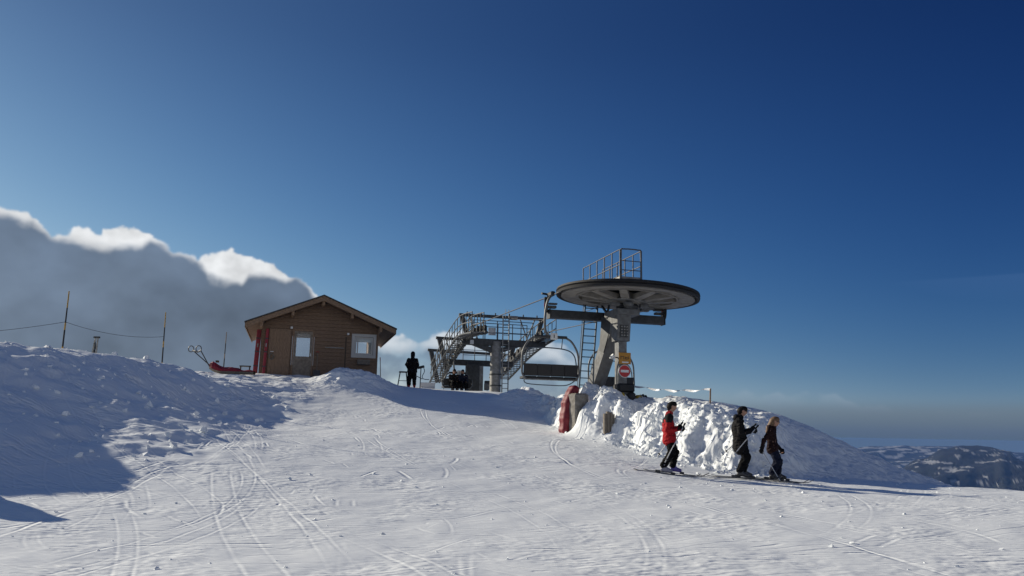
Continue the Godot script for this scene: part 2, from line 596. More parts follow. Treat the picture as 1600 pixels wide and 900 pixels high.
func sample(s: Dictionary, x: float, d: float) -> float:
	var nx: int = s.nx
	var nd: int = s.nd
	var g: PackedFloat32Array = s.g
	var fx := clampf((x - s.x0) / s.step, 1.0, nx - 2.001)
	var fd := clampf((d - s.d0) / s.step, 1.0, nd - 2.001)
	var i := int(fx)
	var j := int(fd)
	fx -= i
	fd -= j
	var k := (j - 1) * nx + i
	var a := cubic_interpolate(g[k], g[k + 1], g[k - 1], g[k + 2], fx)
	k += nx
	var b := cubic_interpolate(g[k], g[k + 1], g[k - 1], g[k + 2], fx)
	k += nx
	var c := cubic_interpolate(g[k], g[k + 1], g[k - 1], g[k + 2], fx)
	k += nx
	var e := cubic_interpolate(g[k], g[k + 1], g[k - 1], g[k + 2], fx)
	return cubic_interpolate(b, c, a, e, fd)

func plan_points() -> void:
	n_soft = noise(1, 0.55, 3)
	n_lump = noise(2, 0.9, 3)
	n_rough = noise(3, 2.6, 4)
	n_rib = noise(4, 0.8, 4)
	n_far = noise(5, 0.004, 5)
	n_chunk = noise(6, 1.5, 2, FastNoiseLite.TYPE_CELLULAR)
	n_chunk.cellular_return_type = FastNoiseLite.RETURN_DISTANCE
	n_grit = noise(7, 2.2, 4)
	var pts := []
	for k in [
		[0, 900, 9.0], [400, 900, 9.1], [800, 900, 9.24], [1200, 900, 9.4], [1600, 900, 9.6],
		[0, 800, 12.4], [400, 800, 13.4], [800, 800, 14.0], [1200, 800, 14.2], [1600, 800, 14.6],
		[0, 750, 15.0], [100, 730, 16.3], [200, 706, 17.8], [280, 690, 19.4],
		[400, 720, 18.0], [600, 720, 19.0], [800, 728, 19.5], [1000, 734, 20.0], [1050, 742, 20.0], [1160, 748, 20.0], [1212, 752, 20.0], [1300, 757, 20.2], [1400, 762, 20.4], [1540, 766, 21.2], [1600, 767, 22.0],
		[600, 680, 24.0], [750, 690, 24.0], [900, 690, 24.5],
		[880, 677, 27.0], [780, 665, 28.0], [690, 655, 28.5], [600, 640, 30.0],
		[500, 625, 31.0], [400, 640, 28.0], [310, 640, 26.0],
		[480, 590, 35.5], [410, 586, 35.5], [350, 588, 33.5], [300, 590, 31.5], [540, 597, 35.5], [590, 598, 37.5], [645, 606, 40.0], [720, 611, 42.0], [790, 614, 43.0], [830, 628, 38.0],
		[0, 547, 22.4], [100, 554, 23.8], [200, 562, 26.6], [270, 570, 29.6], [0, 600, 20.2], [0, 665, 17.4], [100, 612, 21.2], [200, 630, 21.8], [100, 672, 18.6],
	]:
		pts.append(P(k[0], k[1], k[2]))
	for k in [
		[-10, 46, 4.0], [-20, 36, 3.9], [-25, 27, 3.4], [-17, 18.5, 3.9], [-19, 23, 3.7], [-16, 28, 3.6], [-13.5, 13.2, 1.0], [-16, 12, 1.3], [-22, 14, 3.6], [-16, 44, 3.4],
		[-10, 60, -1], [0, 58, -1.0], [12, 48, -3], [26, 32, -5], [17, 27, -0.9], [20, 23, -0.7], [24, 18, -1.0], [-30, 45, 0], [-2, 50, 2.6],
		[0, 2, -0.35], [-10, 2, 0.1], [10, 2, -0.6], [0, -15, -1.6], [-20, 2, 1.0], [20, 6, -1.0], [20, -15, -2.6], [-20, -15, -0.5],
	]:
		pts.append(Vector3(k[0], k[2], -k[1]))
	ground_spline = spline(pts, -44.0, 44.0, -24.0, 72.0, 0.5, 0.12)
	var tops := []
	for k in [
		[900, 606, 28.0], [925, 612, 30.8], [960, 617, 28.0], [1000, 621, 28.0], [1060, 622, 27.2], [1120, 628, 26.4], [1180, 639, 26.0], [1230, 652, 26.0], [1320, 684, 26.0], [1400, 713, 26.0], [1470, 738, 26.2], [1540, 764, 26.6],
		[1000, 626, 25.5], [1060, 630, 24.6], [1120, 640, 23.6], [1180, 655, 23.2],
	]:
		tops.append(P(k[0], k[1], k[2]))
	for k in [[0, 34, 2.6], [3, 36, 2.2], [6, 34, 1.4], [10, 32, 0.2], [14, 32, -1.6], [20, 32, -4.0], [20, 26.5, -1.6], [5, 44, -1.5]]:
		tops.append(Vector3(k[0], k[2], -k[1]))
	bank_spline = spline(tops, -4.0, 26.0, 16.0, 50.0, 0.5, 0.05)
	for k in [[826, 622, 36.0], [868, 668, 29.2], [889, 678, 26.8], [915, 681, 25.8], [960, 688, 24.6], [1010, 700, 23.4], [1060, 712, 22.4], [1110, 724, 21.7], [1160, 733, 21.3], [1205, 738, 21.3], [1260, 743, 21.8], [1330, 749, 22.5], [1420, 756, 23.4], [1500, 761, 24.5], [1575, 766, 26.0]]:
		var q := P(k[0], k[1], k[2])
		bank_foot.append(Vector2(q.x, -q.z))
	bank_foot.append(Vector2(26, 29))
	for k in [
		[548, 590, 34.4, 1.0, 0.8, 0.3, 0.42], [578, 590, 35.0, 0.8, 0.8, 0.0, 0.36], [520, 592, 34.4, 0.5, 0.5, 0.0, 0.22],
		[815, 612, 35.0, 0.8, 1.0, 0.0, 0.55], [850, 620, 33.5, 0.7, 0.8, 0.0, 0.4], [835, 616, 35.5, 0.7, 0.7, 0.0, 0.35],
		[912, 612, 27.6, 0.42, 0.5, 0.0, 0.3], [950, 628, 26.6, 0.8, 0.5, 0.0, 0.25],
		[924, 675, 26.0, 0.34, 0.32, 0.0, 0.75], [938, 678, 25.5, 0.3, 0.3, 0.0, 0.5], [966, 684, 25.0, 0.3, 0.3, 0.0, 0.45], [912, 677, 25.9, 0.2, 0.2, 0.0, 0.3],
		[1004, 640, 25.9, 0.4, 0.75, 0.0, -0.75],
	]:
		var q := P(k[0], k[1], k[2])
		heaps.append([q.x, -q.z, k[3], k[4], k[5], k[6]])
	heaps.append([-10.6, 14.1, 0.45, 0.5, 0.0, 1.15])
	heaps.append([-11.8, 14.4, 0.8, 0.6, 0.0, 0.9])
	for k in [[-19.0, 25.0, 1.3, 2.4, 0.0, 1.2], [-16.6, 20.6, 1.0, 1.8, 0.0, 0.8]]:   # the bank goes on unseen to the left, heaped higher to shade its face
		heaps.append(k)

func bank_distance(x: float, d: float) -> float:   # metres inside the foot of the bank, negative outside
	var best := 1e9
	var side := 1.0
	var p := Vector2(x, d)
	for i in bank_foot.size() - 1:
		var a: Vector2 = bank_foot[i]
		var b: Vector2 = bank_foot[i + 1]
		var ab := b - a
		var t := clampf((p - a).dot(ab) / ab.length_squared(), 0.0, 1.0)
		var q := a + ab * t
		var l := p.distance_squared_to(q)
		if l < best:
			best = l
			side = 1.0 if ab.cross(p - a) > 0.0 else -1.0
	return sqrt(best) * side

func height(x: float, d: float, detail := true) -> float:
	var h := sample(ground_spline, x, d)
	var r := Vector2(x, d - 24.0).length()
	var rough := 0.0
	if x > -2.0 and x < 27.0 and d > 18.0 and d < 46.0:
		var lit_wall := smooth(9.0, 6.5, x)
		var s := bank_distance(x, d)
		if s > -1.2:
			if detail:
				s += (0.36 * n_rib.get_noise_2d(x * 0.55, d * 0.55) + 0.12 * n_rough.get_noise_2d(x * 0.6, d * 0.6)) * (0.25 + 0.75 * lit_wall)
			var w := lerpf(3.6, 1.15, lit_wall)
			var t := clampf(s / w, 0.0, 1.0)
			t = 1.0 - pow(1.0 - t, 1.7) if t < 1.0 else 1.0
			t = lerpf(t, smooth(0.0, 1.0, clampf(s / w, 0.0, 1.0)), 0.45)
			var top := sample(bank_spline, x, d)
			h = lerpf(h, maxf(top, h - 6.0), t)
			rough = smooth(-0.3, 0.2, s) * smooth(4.5, 1.5, s) * lerpf(0.5, 1.0, lit_wall)
	for k in heaps:
		var dx: float = x - k[0]
		var dd: float = d - k[1]
		if absf(dx) < 4.0 and absf(dd) < 4.0:
			var e := exp(-0.5 * (dx * dx / (k[2] * k[2]) + dd * dd / (k[3] * k[3])))
			h += k[5] * e
			rough = maxf(rough, 0.75 * e * smooth(0.0, 0.4, k[5]))
	if detail and r < 60.0:
		h += 0.03 * n_soft.get_noise_2d(x, d)
		var left := smooth(-5.5, -8.5, x + 0.12 * (d - 24.0)) * smooth(15.0, 19.0, d) * smooth(40.0, 34.0, d)
		var crest := left * smooth(19.5, 23.0, d + 0.3 * (x + 12.0))
		if left > 0.0:
			h += left * 0.16 * n_lump.get_noise_2d(x * 0.6, d * 0.6)
			rough = maxf(rough, crest * smooth(0.0, 0.45, n_lump.get_noise_2d(x * 0.4 + 40.0, d * 0.4)) * 0.4)
		if rough > 0.0:
			h += rough * 0.16 * n_lump.get_noise_2d(x * 1.3, d * 1.3 + 9.0)
	last_rough = rough
	if r > 34.0:
		var out := -0.5 * (r - 34.0) + 14.0 * smooth(60.0, 250.0, r) * n_far.get_noise_2d(x, d) + 60.0 * smooth(300.0, 1200.0, r) * n_far.get_noise_2d(x * 0.3, d * 0.3)
		h = lerpf(h, maxf(out, -1250.0), smooth(34.0, 60.0, r))
	return h

func ground(p: Vector3) -> float:
	return height(p.x, -p.z)

func axis(lo: float, hi: float, step: float, reach: float) -> PackedFloat32Array:
	var out := PackedFloat32Array()
	var left := []
	var s := step
	var at := lo
	while at > -reach:
		s *= 1.22
		at -= s
		left.append(at)
	left.reverse()
	for q in left:
		out.append(q)
	var n := int(round((hi - lo) / step))
	for i in n + 1:
		out.append(lo + (hi - lo) * i / n)
	s = step
	at = hi
	while at < reach:
		s *= 1.22
		at += s
		out.append(at)
	return out

const TEX_X0 := -17.0
const TEX_D0 := 7.0
const TEX_SPAN := 38.0

func make_snow_relief() -> ImageTexture:
	# the worn surface of the piste: ski tracks, edge scrapes and granular snow, as heights
	var N := 2048
	var px := N / TEX_SPAN
	var hgt := PackedFloat32Array()
	hgt.resize(N * N)
	var drawn := noise(71, 0.028, 5).get_image(N / 3, N, false, false, false)   # drawn out along the way the skis slide
	drawn.resize(N, N, Image.INTERPOLATE_CUBIC)
	var a := drawn.get_data()
	drawn = noise(72, 0.12, 3).get_image(N / 2, N, false, false, false)
	drawn.resize(N, N, Image.INTERPOLATE_CUBIC)
	var b := drawn.get_data()
	var e := noise(73, 0.006, 3).get_image(N, N, false, false, false).get_data()
	var broken := PackedFloat32Array()   # where the snow lies in clods
	broken.resize(256 * 256)
	for j in 256:
		for i in 256:
			height(TEX_X0 + (i + 0.5) * TEX_SPAN / 256.0, TEX_D0 + (j + 0.5) * TEX_SPAN / 256.0)
			broken[j * 256 + i] = last_rough
	for j in N:
		for q in N:
			var i := j * N + q
			var churn := clampf((e[i] - 95) / 70.0, 0.2, 1.1) + 1.6 * broken[(j >> 3) * 256 + (q >> 3)]
			hgt[i] = 0.5 + churn * ((a[i] - 128) * 0.0011 + (b[i] - 128) * 0.001)
	var rng := RandomNumberGenerator.new()
	rng.seed = 5
	for k in 3400:
		var x := rng.randf_range(-16.0, 20.0)
		var d := rng.randf_range(7.5, 34.0)
		var pick := rng.randf()
		var turn := rng.randf_range(-2.6, -1.3)
		if pick < 0.6:
			turn = rng.randf_range(-0.35, 0.3)              # along the way the skiers leave
		elif pick < 0.88:
			turn = rng.randf_range(-1.3, -0.5)              # down from the lift towards the lower right
		var long := k % 5 == 0
		var length := rng.randf_range(4.0, 15.0) if long else rng.randf_range(0.12, 0.9) + 1.6 * pow(rng.randf(), 4.0)
		var bend := rng.randf_range(-0.1, 0.1) if long else rng.randf_range(-0.4, 0.4)
		var depth := rng.randf_range(0.06, 0.2) if long else 0.06 + 0.3 * pow(rng.randf(), 2.0)
		var wide := rng.randf_range(0.9, 1.6) if long else rng.randf_range(1.0, 2.2)
		var twin := long or rng.randf() < 0.15
		var gap := rng.randf_range(0.14, 0.36)
		for ski in (2 if twin else 1):
			var at := Vector2(x, d) + Vector2(-sin(turn), cos(turn)) * gap * ski
			var dir := turn + ski * rng.randf_range(-0.06, 0.06)
			var steps := int(length * px / 1.2)
			for s in steps:
				dir += bend * 1.2 / px
				at += Vector2(cos(dir), sin(dir)) * (1.2 / px)
				var along_ := float(s) / steps
				var fade := 0.6 * smooth(0.0, 0.25, along_) * smooth(1.0, 0.7, along_) * (0.6 + 0.4 * sin(s * 0.055 + k) * sin(s * 0.017 + 2.0 * k))
				var cx := (at.x - TEX_X0) * px
				var cy := (at.y - TEX_D0) * px
				if cx < 6.0 or cy < 6.0 or cx > N - 8.0 or cy > N - 8.0:
					continue
				var sx := -sin(dir)
				var sy := cos(dir)
				for q in range(-3, 5):
					var g := fade * depth * (-exp(-q * q / (wide * wide)) + 0.55 * exp(-(q - wide * 1.6) * (q - wide * 1.6) / 2.0))
					var fx := cx + sx * q
					var fy := cy + sy * q
					var ix := int(fx)
					var iy := int(fy)
					fx -= ix
					fy -= iy
					var i := iy * N + ix
					hgt[i] += g * (1.0 - fx) * (1.0 - fy)
					hgt[i + 1] += g * fx * (1.0 - fy)
					hgt[i + N] += g * (1.0 - fx) * fy
					hgt[i + N + 1] += g * fx * fy
	var im := Image.create_from_data(N, N, false, Image.FORMAT_RF, hgt.to_byte_array())
	return ImageTexture.create_from_image(im)

func grid_normals(v: PackedVector3Array, nn: PackedVector3Array, nx: int, nd: int) -> void:
	for j in nd:
		var j0 := maxi(j - 1, 0)
		var j1 := mini(j + 1, nd - 1)
		for i in nx:
			var i0 := maxi(i - 1, 0)
			var i1 := mini(i + 1, nx - 1)
			nn[j * nx + i] = (v[j1 * nx + i] - v[j0 * nx + i]).cross(v[j * nx + i1] - v[j * nx + i0]).normalized() * -1.0

func make_ground() -> void:
	plan_points()
	var xs := axis(-17.0, 21.0, 0.075, 2600.0)
	var ds := axis(7.0, 40.0, 0.075, 2600.0)
	var nx := xs.size()
	var nd := ds.size()
	var v := PackedVector3Array()
	var nn := PackedVector3Array()
	var uv := PackedVector2Array()
	var idx := PackedInt32Array()
	v.resize(nx * nd)
	nn.resize(nx * nd)
	uv.resize(nx * nd)
	var rough := PackedFloat32Array()
	rough.resize(nx * nd)
	for j in nd:
		for i in nx:
			v[j * nx + i] = Vector3(xs[i], height(xs[i], ds[j]), -ds[j])
			rough[j * nx + i] = last_rough
			uv[j * nx + i] = Vector2((xs[i] - TEX_X0) / TEX_SPAN, (ds[j] - TEX_D0) / TEX_SPAN)
	grid_normals(v, nn, nx, nd)
	# broken, clodded snow: pushed out along the surface by noise in space
	for i in v.size():
		if rough[i] > 0.01:
			var p := v[i]
			v[i] = p + nn[i] * rough[i] * (0.15 * n_grit.get_noise_3dv(p * 0.45) + 0.11 * n_grit.get_noise_3dv(p * 1.3) + 0.09 * n_grit.get_noise_3dv(p * 3.2) - 0.05 * n_chunk.get_noise_3dv(p * 2.6) - 0.03)
	grid_normals(v, nn, nx, nd)
	idx.resize((nx - 1) * (nd - 1) * 6)
	var k := 0
	for j in nd - 1:
		for i in nx - 1:
			var a := j * nx + i
			idx[k] = a; idx[k + 1] = a + nx; idx[k + 2] = a + 1
			idx[k + 3] = a + 1; idx[k + 4] = a + nx; idx[k + 5] = a + nx + 1
			k += 6
	var arr := []
	arr.resize(Mesh.ARRAY_MAX)
	arr[Mesh.ARRAY_VERTEX] = v
	arr[Mesh.ARRAY_NORMAL] = nn
	arr[Mesh.ARRAY_TEX_UV] = uv
	arr[Mesh.ARRAY_INDEX] = idx
	var am := ArrayMesh.new()
	am.add_surface_from_arrays(Mesh.PRIMITIVE_TRIANGLES, arr)
	var m := mat("snow", lin(0.885, 0.905, 0.91), 0.6)
	m.metallic_specular = 0.35
	m.heightmap_enabled = true
	m.heightmap_texture = make_snow_relief()
	m.heightmap_scale = 12.0
	am.surface_set_material(0, m)
	put("snow_slope", am, self).set_meta("kind", "structure")


# ---------------------------------------------------------------- far land
func sheet(called: String, cols: int, rows: int, at: Callable, m: Material) -> void:   # at(u, w) -> [Vector3, Color]
	var v := PackedVector3Array()
	var c := PackedColorArray()
	var idx := PackedInt32Array()
	for j in rows:
		for i in cols:
			var q: Array = at.call(float(i) / (cols - 1), float(j) / (rows - 1))
			v.append(q[0])
			c.append(q[1])
	var nn := PackedVector3Array()
	nn.resize(v.size())
	for j in rows:
		for i in cols:
			var f := (v[mini(j + 1, rows - 1) * cols + i] - v[maxi(j - 1, 0) * cols + i]).cross(v[j * cols + mini(i + 1, cols - 1)] - v[j * cols + maxi(i - 1, 0)]).normalized()
			nn[j * cols + i] = f if f.y > 0.0 else -f
	for j in rows - 1:
		for i in cols - 1:
			var a := j * cols + i
			for t in [[a, a + 1, a + cols], [a + 1, a + cols + 1, a + cols]]:
				var f := (v[t[1]] - v[t[0]]).cross(v[t[2]] - v[t[0]])
				idx.append_array(PackedInt32Array([t[0], t[2], t[1]] if f.dot(nn[a]) > 0.0 else t))
	var arr := []
	arr.resize(Mesh.ARRAY_MAX)
	arr[Mesh.ARRAY_VERTEX] = v
	arr[Mesh.ARRAY_NORMAL] = nn
	arr[Mesh.ARRAY_COLOR] = c
	arr[Mesh.ARRAY_INDEX] = idx
	var am := ArrayMesh.new()
	am.add_surface_from_arrays(Mesh.PRIMITIVE_TRIANGLES, arr)
	am.surface_set_material(0, m)
	put(called, am, self).set_meta("kind", "structure")

func mountains(called: String, ridge: Array, depth: float, rough: float, snowy: float, seed_: int, m: Material) -> void:
	# ridge: [azimuth in degrees, distance, height of the crest]
	var crag := noise(seed_, 0.0009, 6)
	var patch := noise(seed_ + 1, 0.009, 6)
	sheet(called, 330, 150, func(u: float, w: float) -> Array:
		var az: float = lerpf(ridge[0][0], ridge[-1][0], u)
		var k := 0
		while k < ridge.size() - 2 and az > ridge[k + 1][0]:
			k += 1
		var t := smooth(ridge[k][0], ridge[k + 1][0], az)
		var r0: float = lerpf(ridge[k][1], ridge[k + 1][1], t)
		var top: float = lerpf(ridge[k][2], ridge[k + 1][2], t)
		var off: float = (w - 0.6) * depth
		var r := r0 + off
		var a := deg_to_rad(az)
		var x := sin(a) * r
		var d := cos(a) * r
		var e := crag.get_noise_2d(x + 260.0 * patch.get_noise_2d(x * 0.12, d * 0.12), d * 1.6)
		var fall := pow(absf(off) / (depth * 0.6), 1.5)
		var y := lerpf(top, -1260.0, clampf(fall, 0.0, 1.0)) + rough * e * (0.25 + 1.6 * clampf(fall, 0.0, 0.6))
		var s := smooth(0.05, 0.13, patch.get_noise_2d(x * 0.6, y * 1.6 + d * 0.3) + 0.3 * crag.get_noise_2d(x, d) + snowy + 0.00022 * (y - top))
		var forest := clampf(0.008 + 0.014 * patch.get_noise_2d(x * 0.9 + 900.0, y * 2.0 + d * 0.5), 0.003, 0.02)
		return [Vector3(x, y, -d), Color(forest * 0.8, forest, forest * 0.7).lerp(Color(0.29, 0.29, 0.29), s)], m)

func ridge_point(px: float, py: float, far: float) -> Array:
	var r := ray(px, py).normalized()
	var flat := Vector2(r.x, r.z).length()
	return [rad_to_deg(atan2(r.x, -r.z)), far, EYE.y + far * r.y / flat]

func make_far_land() -> void:
	var m := mat("far_land", Color.WHITE, 0.9)
	m.vertex_color_use_as_albedo = true
	var v1 := noise(51, 0.00025, 5)
	sheet("valley", 120, 60, func(u: float, w: float) -> Array:
		var a := TAU * u
		var r := 1500.0 * pow(7.5, w)
		var x := sin(a) * r
		var d := cos(a) * r
		var e := v1.get_noise_2d(x, d)
		var t := 0.02 + 0.01 * e
		return [Vector3(x, -1240.0 + 120.0 * e, -d), Color(t, t, t * 0.8)], m)
	var front := [[22.0, 7650.0, -765.0]]
	for k in [[1400, 735, 7650.0], [1440, 722, 7650.0], [1478, 707, 7735.0], [1500, 701, 7820.0], [1525, 698, 7905.0], [1548, 701, 7820.0], [1565, 704, 7650.0], [1578, 707, 7650.0], [1590, 716, 7480.0], [1600, 721, 7395.0], [1640, 728, 7310.0]]:
		front.append(ridge_point(k[0], k[1], k[2]))
	front.append([45.0, 7225.0, -425.0])
	mountains("mountain_range", front, 5600.0, 200.0, -0.27, 61, m)
	var back := [[16.0, 12500.0, -700.0]]
	for k in [[1300, 706, 12500.0], [1380, 699, 12500.0], [1420, 698, 12500.0], [1460, 696, 12500.0], [1500, 697, 12500.0], [1560, 703, 12600.0], [1640, 706, 12800.0]]:
		back.append(ridge_point(k[0], k[1], k[2]))
	back.append([50.0, 13000.0, -600.0])
	mountains("snowy_mountain_range", back, 4500.0, 200.0, -0.05, 64, m)


# ---------------------------------------------------------------- the hut and what stands round it
var hut_frame: Transform3D

func wall_rows(y0: float, y1: float, step: float, half: float, eave: float, slope: float, holes: Array) -> Array:
	# horizontal strips of a gable wall less its openings: [xa0, xb0, xa1, xb1, y0, y1]
	var out := []
	var y := y0
	while y < y1 - 0.01:
		var t := minf(y + step, y1)
		var w0 := half if y <= eave else half - (y - eave) / slope
		var w1 := half if t <= eave else maxf(0.02, half - (t - eave) / slope)
		if w0 > 0.05:
			var cuts := [[-w0, w0]]
			var mid := (y + t) / 2.0
			for h in holes:
				if mid > h[2] and mid < h[3]:
					var next := []
					for c in cuts:
						if h[1] <= c[0] or h[0] >= c[1]:
							next.append(c)
							continue
						if h[0] > c[0]:
							next.append([c[0], h[0]])
						if h[1] < c[1]:
							next.append([h[1], c[1]])
					cuts = next
			for c in cuts:
				out.append([c[0], c[1], maxf(c[0], -w1), minf(c[1], w1), y, t])
		y = t
	return out

func strip(b: MB, r: Array, z0: float, z1: float, lap := 0.0, gap := 0.0) -> void:
	b.hexa([Vector3(r[0], r[4], z0), Vector3(r[1], r[4], z0), Vector3(r[1], r[4], z1 + lap), Vector3(r[0], r[4], z1 + lap),
		Vector3(r[2], r[5] - gap, z0), Vector3(r[3], r[5] - gap, z0), Vector3(r[3], r[5] - gap, z1), Vector3(r[2], r[5] - gap, z1)])

func framed(parent: Node, called: String, x0: float, x1: float, y0: float, y1: float, z: float, w: float, thick: float, m: Material) -> MeshInstance3D:
	var b := MB.new()
	b.box(Vector3((x0 + x1) / 2, y0 + w / 2, z), Vector3(x1 - x0, w, thick))
	b.box(Vector3((x0 + x1) / 2, y1 - w / 2, z), Vector3(x1 - x0, w, thick))
	b.box(Vector3(x0 + w / 2, (y0 + y1) / 2, z), Vector3(w, y1 - y0 - 2 * w, thick))
	b.box(Vector3(x1 - w / 2, (y0 + y1) / 2, z), Vector3(w, y1 - y0 - 2 * w, thick))
	return part(called, b, m, parent)

func sheet_pane(parent: Node, x0: float, x1: float, y0: float, y1: float, z: float) -> void:
	var b := MB.new()
	b.quad(Vector3(x0, y0, z), Vector3(x1, y0, z), Vector3(x1, y1, z), Vector3(x0, y1, z), Vector3.BACK)
	part("pane", b, mats.glass, parent)

func make_hut() -> void:
	var turn := deg_to_rad(15.0)
	var bx := Vector3(cos(turn), 0, -sin(turn))
	var bz := Vector3(sin(turn), 0, cos(turn))
	var hb := Basis(bx, Vector3.UP, bz)
	var corner := P(405, 583, 36.0)
	hut_frame = Transform3D(hb, corner + bx * 2.6)
	var hut := thing("wooden_hut", "brown timber lift hut with a low gable roof on the snow crest", "hut", hut_frame.origin, hb)
	var eave := 2.27
	var slope := 0.414
	var depth := 5.0
	var door := [-1.27, -0.3, -0.6, 2.05]
	var win := [1.42, 2.46, 0.92, 1.92]
	# front: backing and boards
	var back := MB.new()
	for r in wall_rows(-0.6, 3.34, 0.165, 2.56, eave, slope, [door, win]):
		strip(back, r, -0.12, -0.035)
	part("wall", back, mats.wood, hut)
	var gable := Node3D.new()
	gable.name = "front_cladding"
	hut.add_child(gable)
	for r in wall_rows(-0.6, 3.34, 0.165, 2.6, eave, slope, [door, win]):
		var b := MB.new()
		strip(b, r, -0.03, 0.0, 0.022, 0.006)
		part("board", b, mats.wood, gable)
	# left wall, seen at a slant; the right wall and the rear
	var side := Node3D.new()
	side.name = "side_cladding"
	hut.add_child(side)
	for k in 17:
		p_box("board", side, mats.wood, Vector3(-2.62, -0.6 + 0.165 * (k + 0.5), -0.03 - depth / 2), Vector3(0.03, 0.158, depth))
	p_box("wall", hut, mats.wood, Vector3(-2.56, 0.83, -0.12 - depth / 2), Vector3(0.08, 2.86, depth))
	p_box("wall", hut, mats.wood, Vector3(2.56, 0.83, -0.12 - depth / 2), Vector3(0.08, 2.86, depth))
	var rear := MB.new()
	for r in wall_rows(-0.6, 3.34, 0.1, 2.6, eave, slope, [[-1.3, 0.0, 0.8, 2.35], [1.5, 2.5, 1.2, 2.4]]):
		strip(rear, r, -depth - 0.2, -depth - 0.1)
	part("wall", rear, mats.wood, hut)
	p_box("floor", hut, mats.wood, Vector3(0, -0.1, -depth / 2 - 0.1), Vector3(5.0, 0.08, depth - 0.2))
	# roof
	for s in [-1.0, 1.0]:
		var b := MB.new()
		var xo: float = s * 3.28
		var yo := 3.52 - 3.28 * slope
		b.hexa([Vector3(0, 3.37, -5.9), Vector3(xo, yo - 0.15, -5.9), Vector3(xo, yo - 0.15, 0.8), Vector3(0, 3.37, 0.8), Vector3(0, 3.52, -5.9), Vector3(xo, yo, -5.9), Vector3(xo, yo, 0.8), Vector3(0, 3.52, 0.8)])
		part("roof", b, mats.wood, hut)
		var t := MB.new()
		var xe: float = s * 3.34
		var ye := 3.53 - 3.34 * slope
		t.hexa([Vector3(0, 3.525, -5.95), Vector3(xe, ye, -5.95), Vector3(xe, ye, 0.9), Vector3(0, 3.525, 0.9), Vector3(0, 3.575, -5.95), Vector3(xe, ye + 0.05, -5.95), Vector3(xe, ye + 0.05, 0.9), Vector3(0, 3.575, 0.9)])
		part("roof_covering", t, mats.roofing, hut)
		var f := MB.new()
		f.hexa([Vector3(0, 3.3, 0.805), Vector3(xo, yo - 0.22, 0.805), Vector3(xo, yo - 0.22, 0.85), Vector3(0, 3.3, 0.85), Vector3(0, 3.515, 0.805), Vector3(xo, yo - 0.005, 0.805), Vector3(xo, yo - 0.005, 0.85), Vector3(0, 3.515, 0.85)])
		part("bargeboard", f, mats.wood_trim, hut)
		p_box("eave_board", hut, mats.wood_trim, Vector3(xo + s * 0.02, yo - 0.12, -2.55), Vector3(0.035, 0.2, 6.7))
	for x in [-2.62, -1.31, 0.0, 1.31, 2.62]:
		var y: float = 3.36 - absf(x) * slope - 0.13
		p_rbox("purlin", hut, mats.wood_trim, Vector3(x, y, 0.25), Vector3(0.13, 0.24, 1.0), 0.015)
	# the shutter door folded back against the wall, and the glazed door
	var sh := Node3D.new()
	sh.name = "shutter_door"
	hut.add_child(sh)
	for k in 6:
		p_box("plank", sh, mats.wood_door, Vector3(-2.2 + 0.155 * k, 0.95, 0.055), Vector3(0.149, 2.15, 0.035))
	p_box("handle", sh, mats.alloy, Vector3(-2.12, 0.98, 0.1), Vector3(0.14, 0.025, 0.03))
	var gd := Node3D.new()
	gd.name = "glazed_door"
	hut.add_child(gd)
	framed(gd, "frame", -1.26, -0.31, -0.3, 2.04, -0.04, 0.07, 0.1, mats.wood_trim)
	framed(gd, "leaf", -1.185, -0.385, 0.72, 1.96, -0.045, 0.1, 0.05, mats.door_paint)
	p_box("panel", gd, mats.door_paint, Vector3(-0.785, 0.24, -0.045), Vector3(0.8, 0.95, 0.045))
	sheet_pane(gd, -1.085, -0.485, 0.82, 1.86, -0.045)
	p_box("blind", gd, mats.wood, Vector3(-0.785, 1.77, -0.055), Vector3(0.6, 0.2, 0.008))
	p_box("handle", gd, mats.alloy, Vector3(-0.43, 0.9, -0.0), Vector3(0.03, 0.12, 0.04))
	var wn := Node3D.new()
	wn.name = "window"
	hut.add_child(wn)
	framed(wn, "frame", 1.38, 2.5, 0.86, 1.96, 0.01, 0.13, 0.07, mats.window_white)
	framed(wn, "sash", 1.52, 2.36, 1.0, 1.82, -0.03, 0.075, 0.05, mats.window_white)
	p_box("mullion", wn, mats.window_white, Vector3(1.66, 1.41, -0.028), Vector3(0.05, 0.66, 0.045))
	sheet_pane(wn, 1.595, 2.285, 1.075, 1.745, -0.03)
	p_box("blind", wn, mats.window_white, Vector3(1.94, 1.67, -0.045), Vector3(0.7, 0.16, 0.008))
	for q in [Vector3(-1.33, 2.1, 0.07), Vector3(1.2, 1.93, 0.07)]:
		p_rbox("wall_lamp", hut, mats.white_plastic, q, Vector3(0.1, 0.1, 0.12), 0.015)
	p_box("rail", hut, mats.steel_pale, Vector3(0.62, 1.27, 0.05), Vector3(0.85, 0.035, 0.03))
	p_box("conduit", hut, mats.ink, Vector3(1.12, 1.1, 0.035), Vector3(0.05, 1.4, 0.03))
	p_tube("stove_pipe", hut, mats.steel_dark, [Vector3(1.2, 2.6, -3.8), Vector3(1.2, 3.1, -3.8)], 0.07, 10)

	# red rescue boards against the left corner
	var at := func(p: Vector3) -> Vector3:
		var q: Vector3 = hut_frame * p
		q.y = ground(q)
		return q
	var red := [["tall red rescue board leaning on the hut's left side wall", Vector3(-2.8, 0, -0.35), 2.05, 0.2], ["narrow red rescue board standing beside the hut's folded shutter door", Vector3(-2.42, 0, 0.14), 2.1, 0.13]]
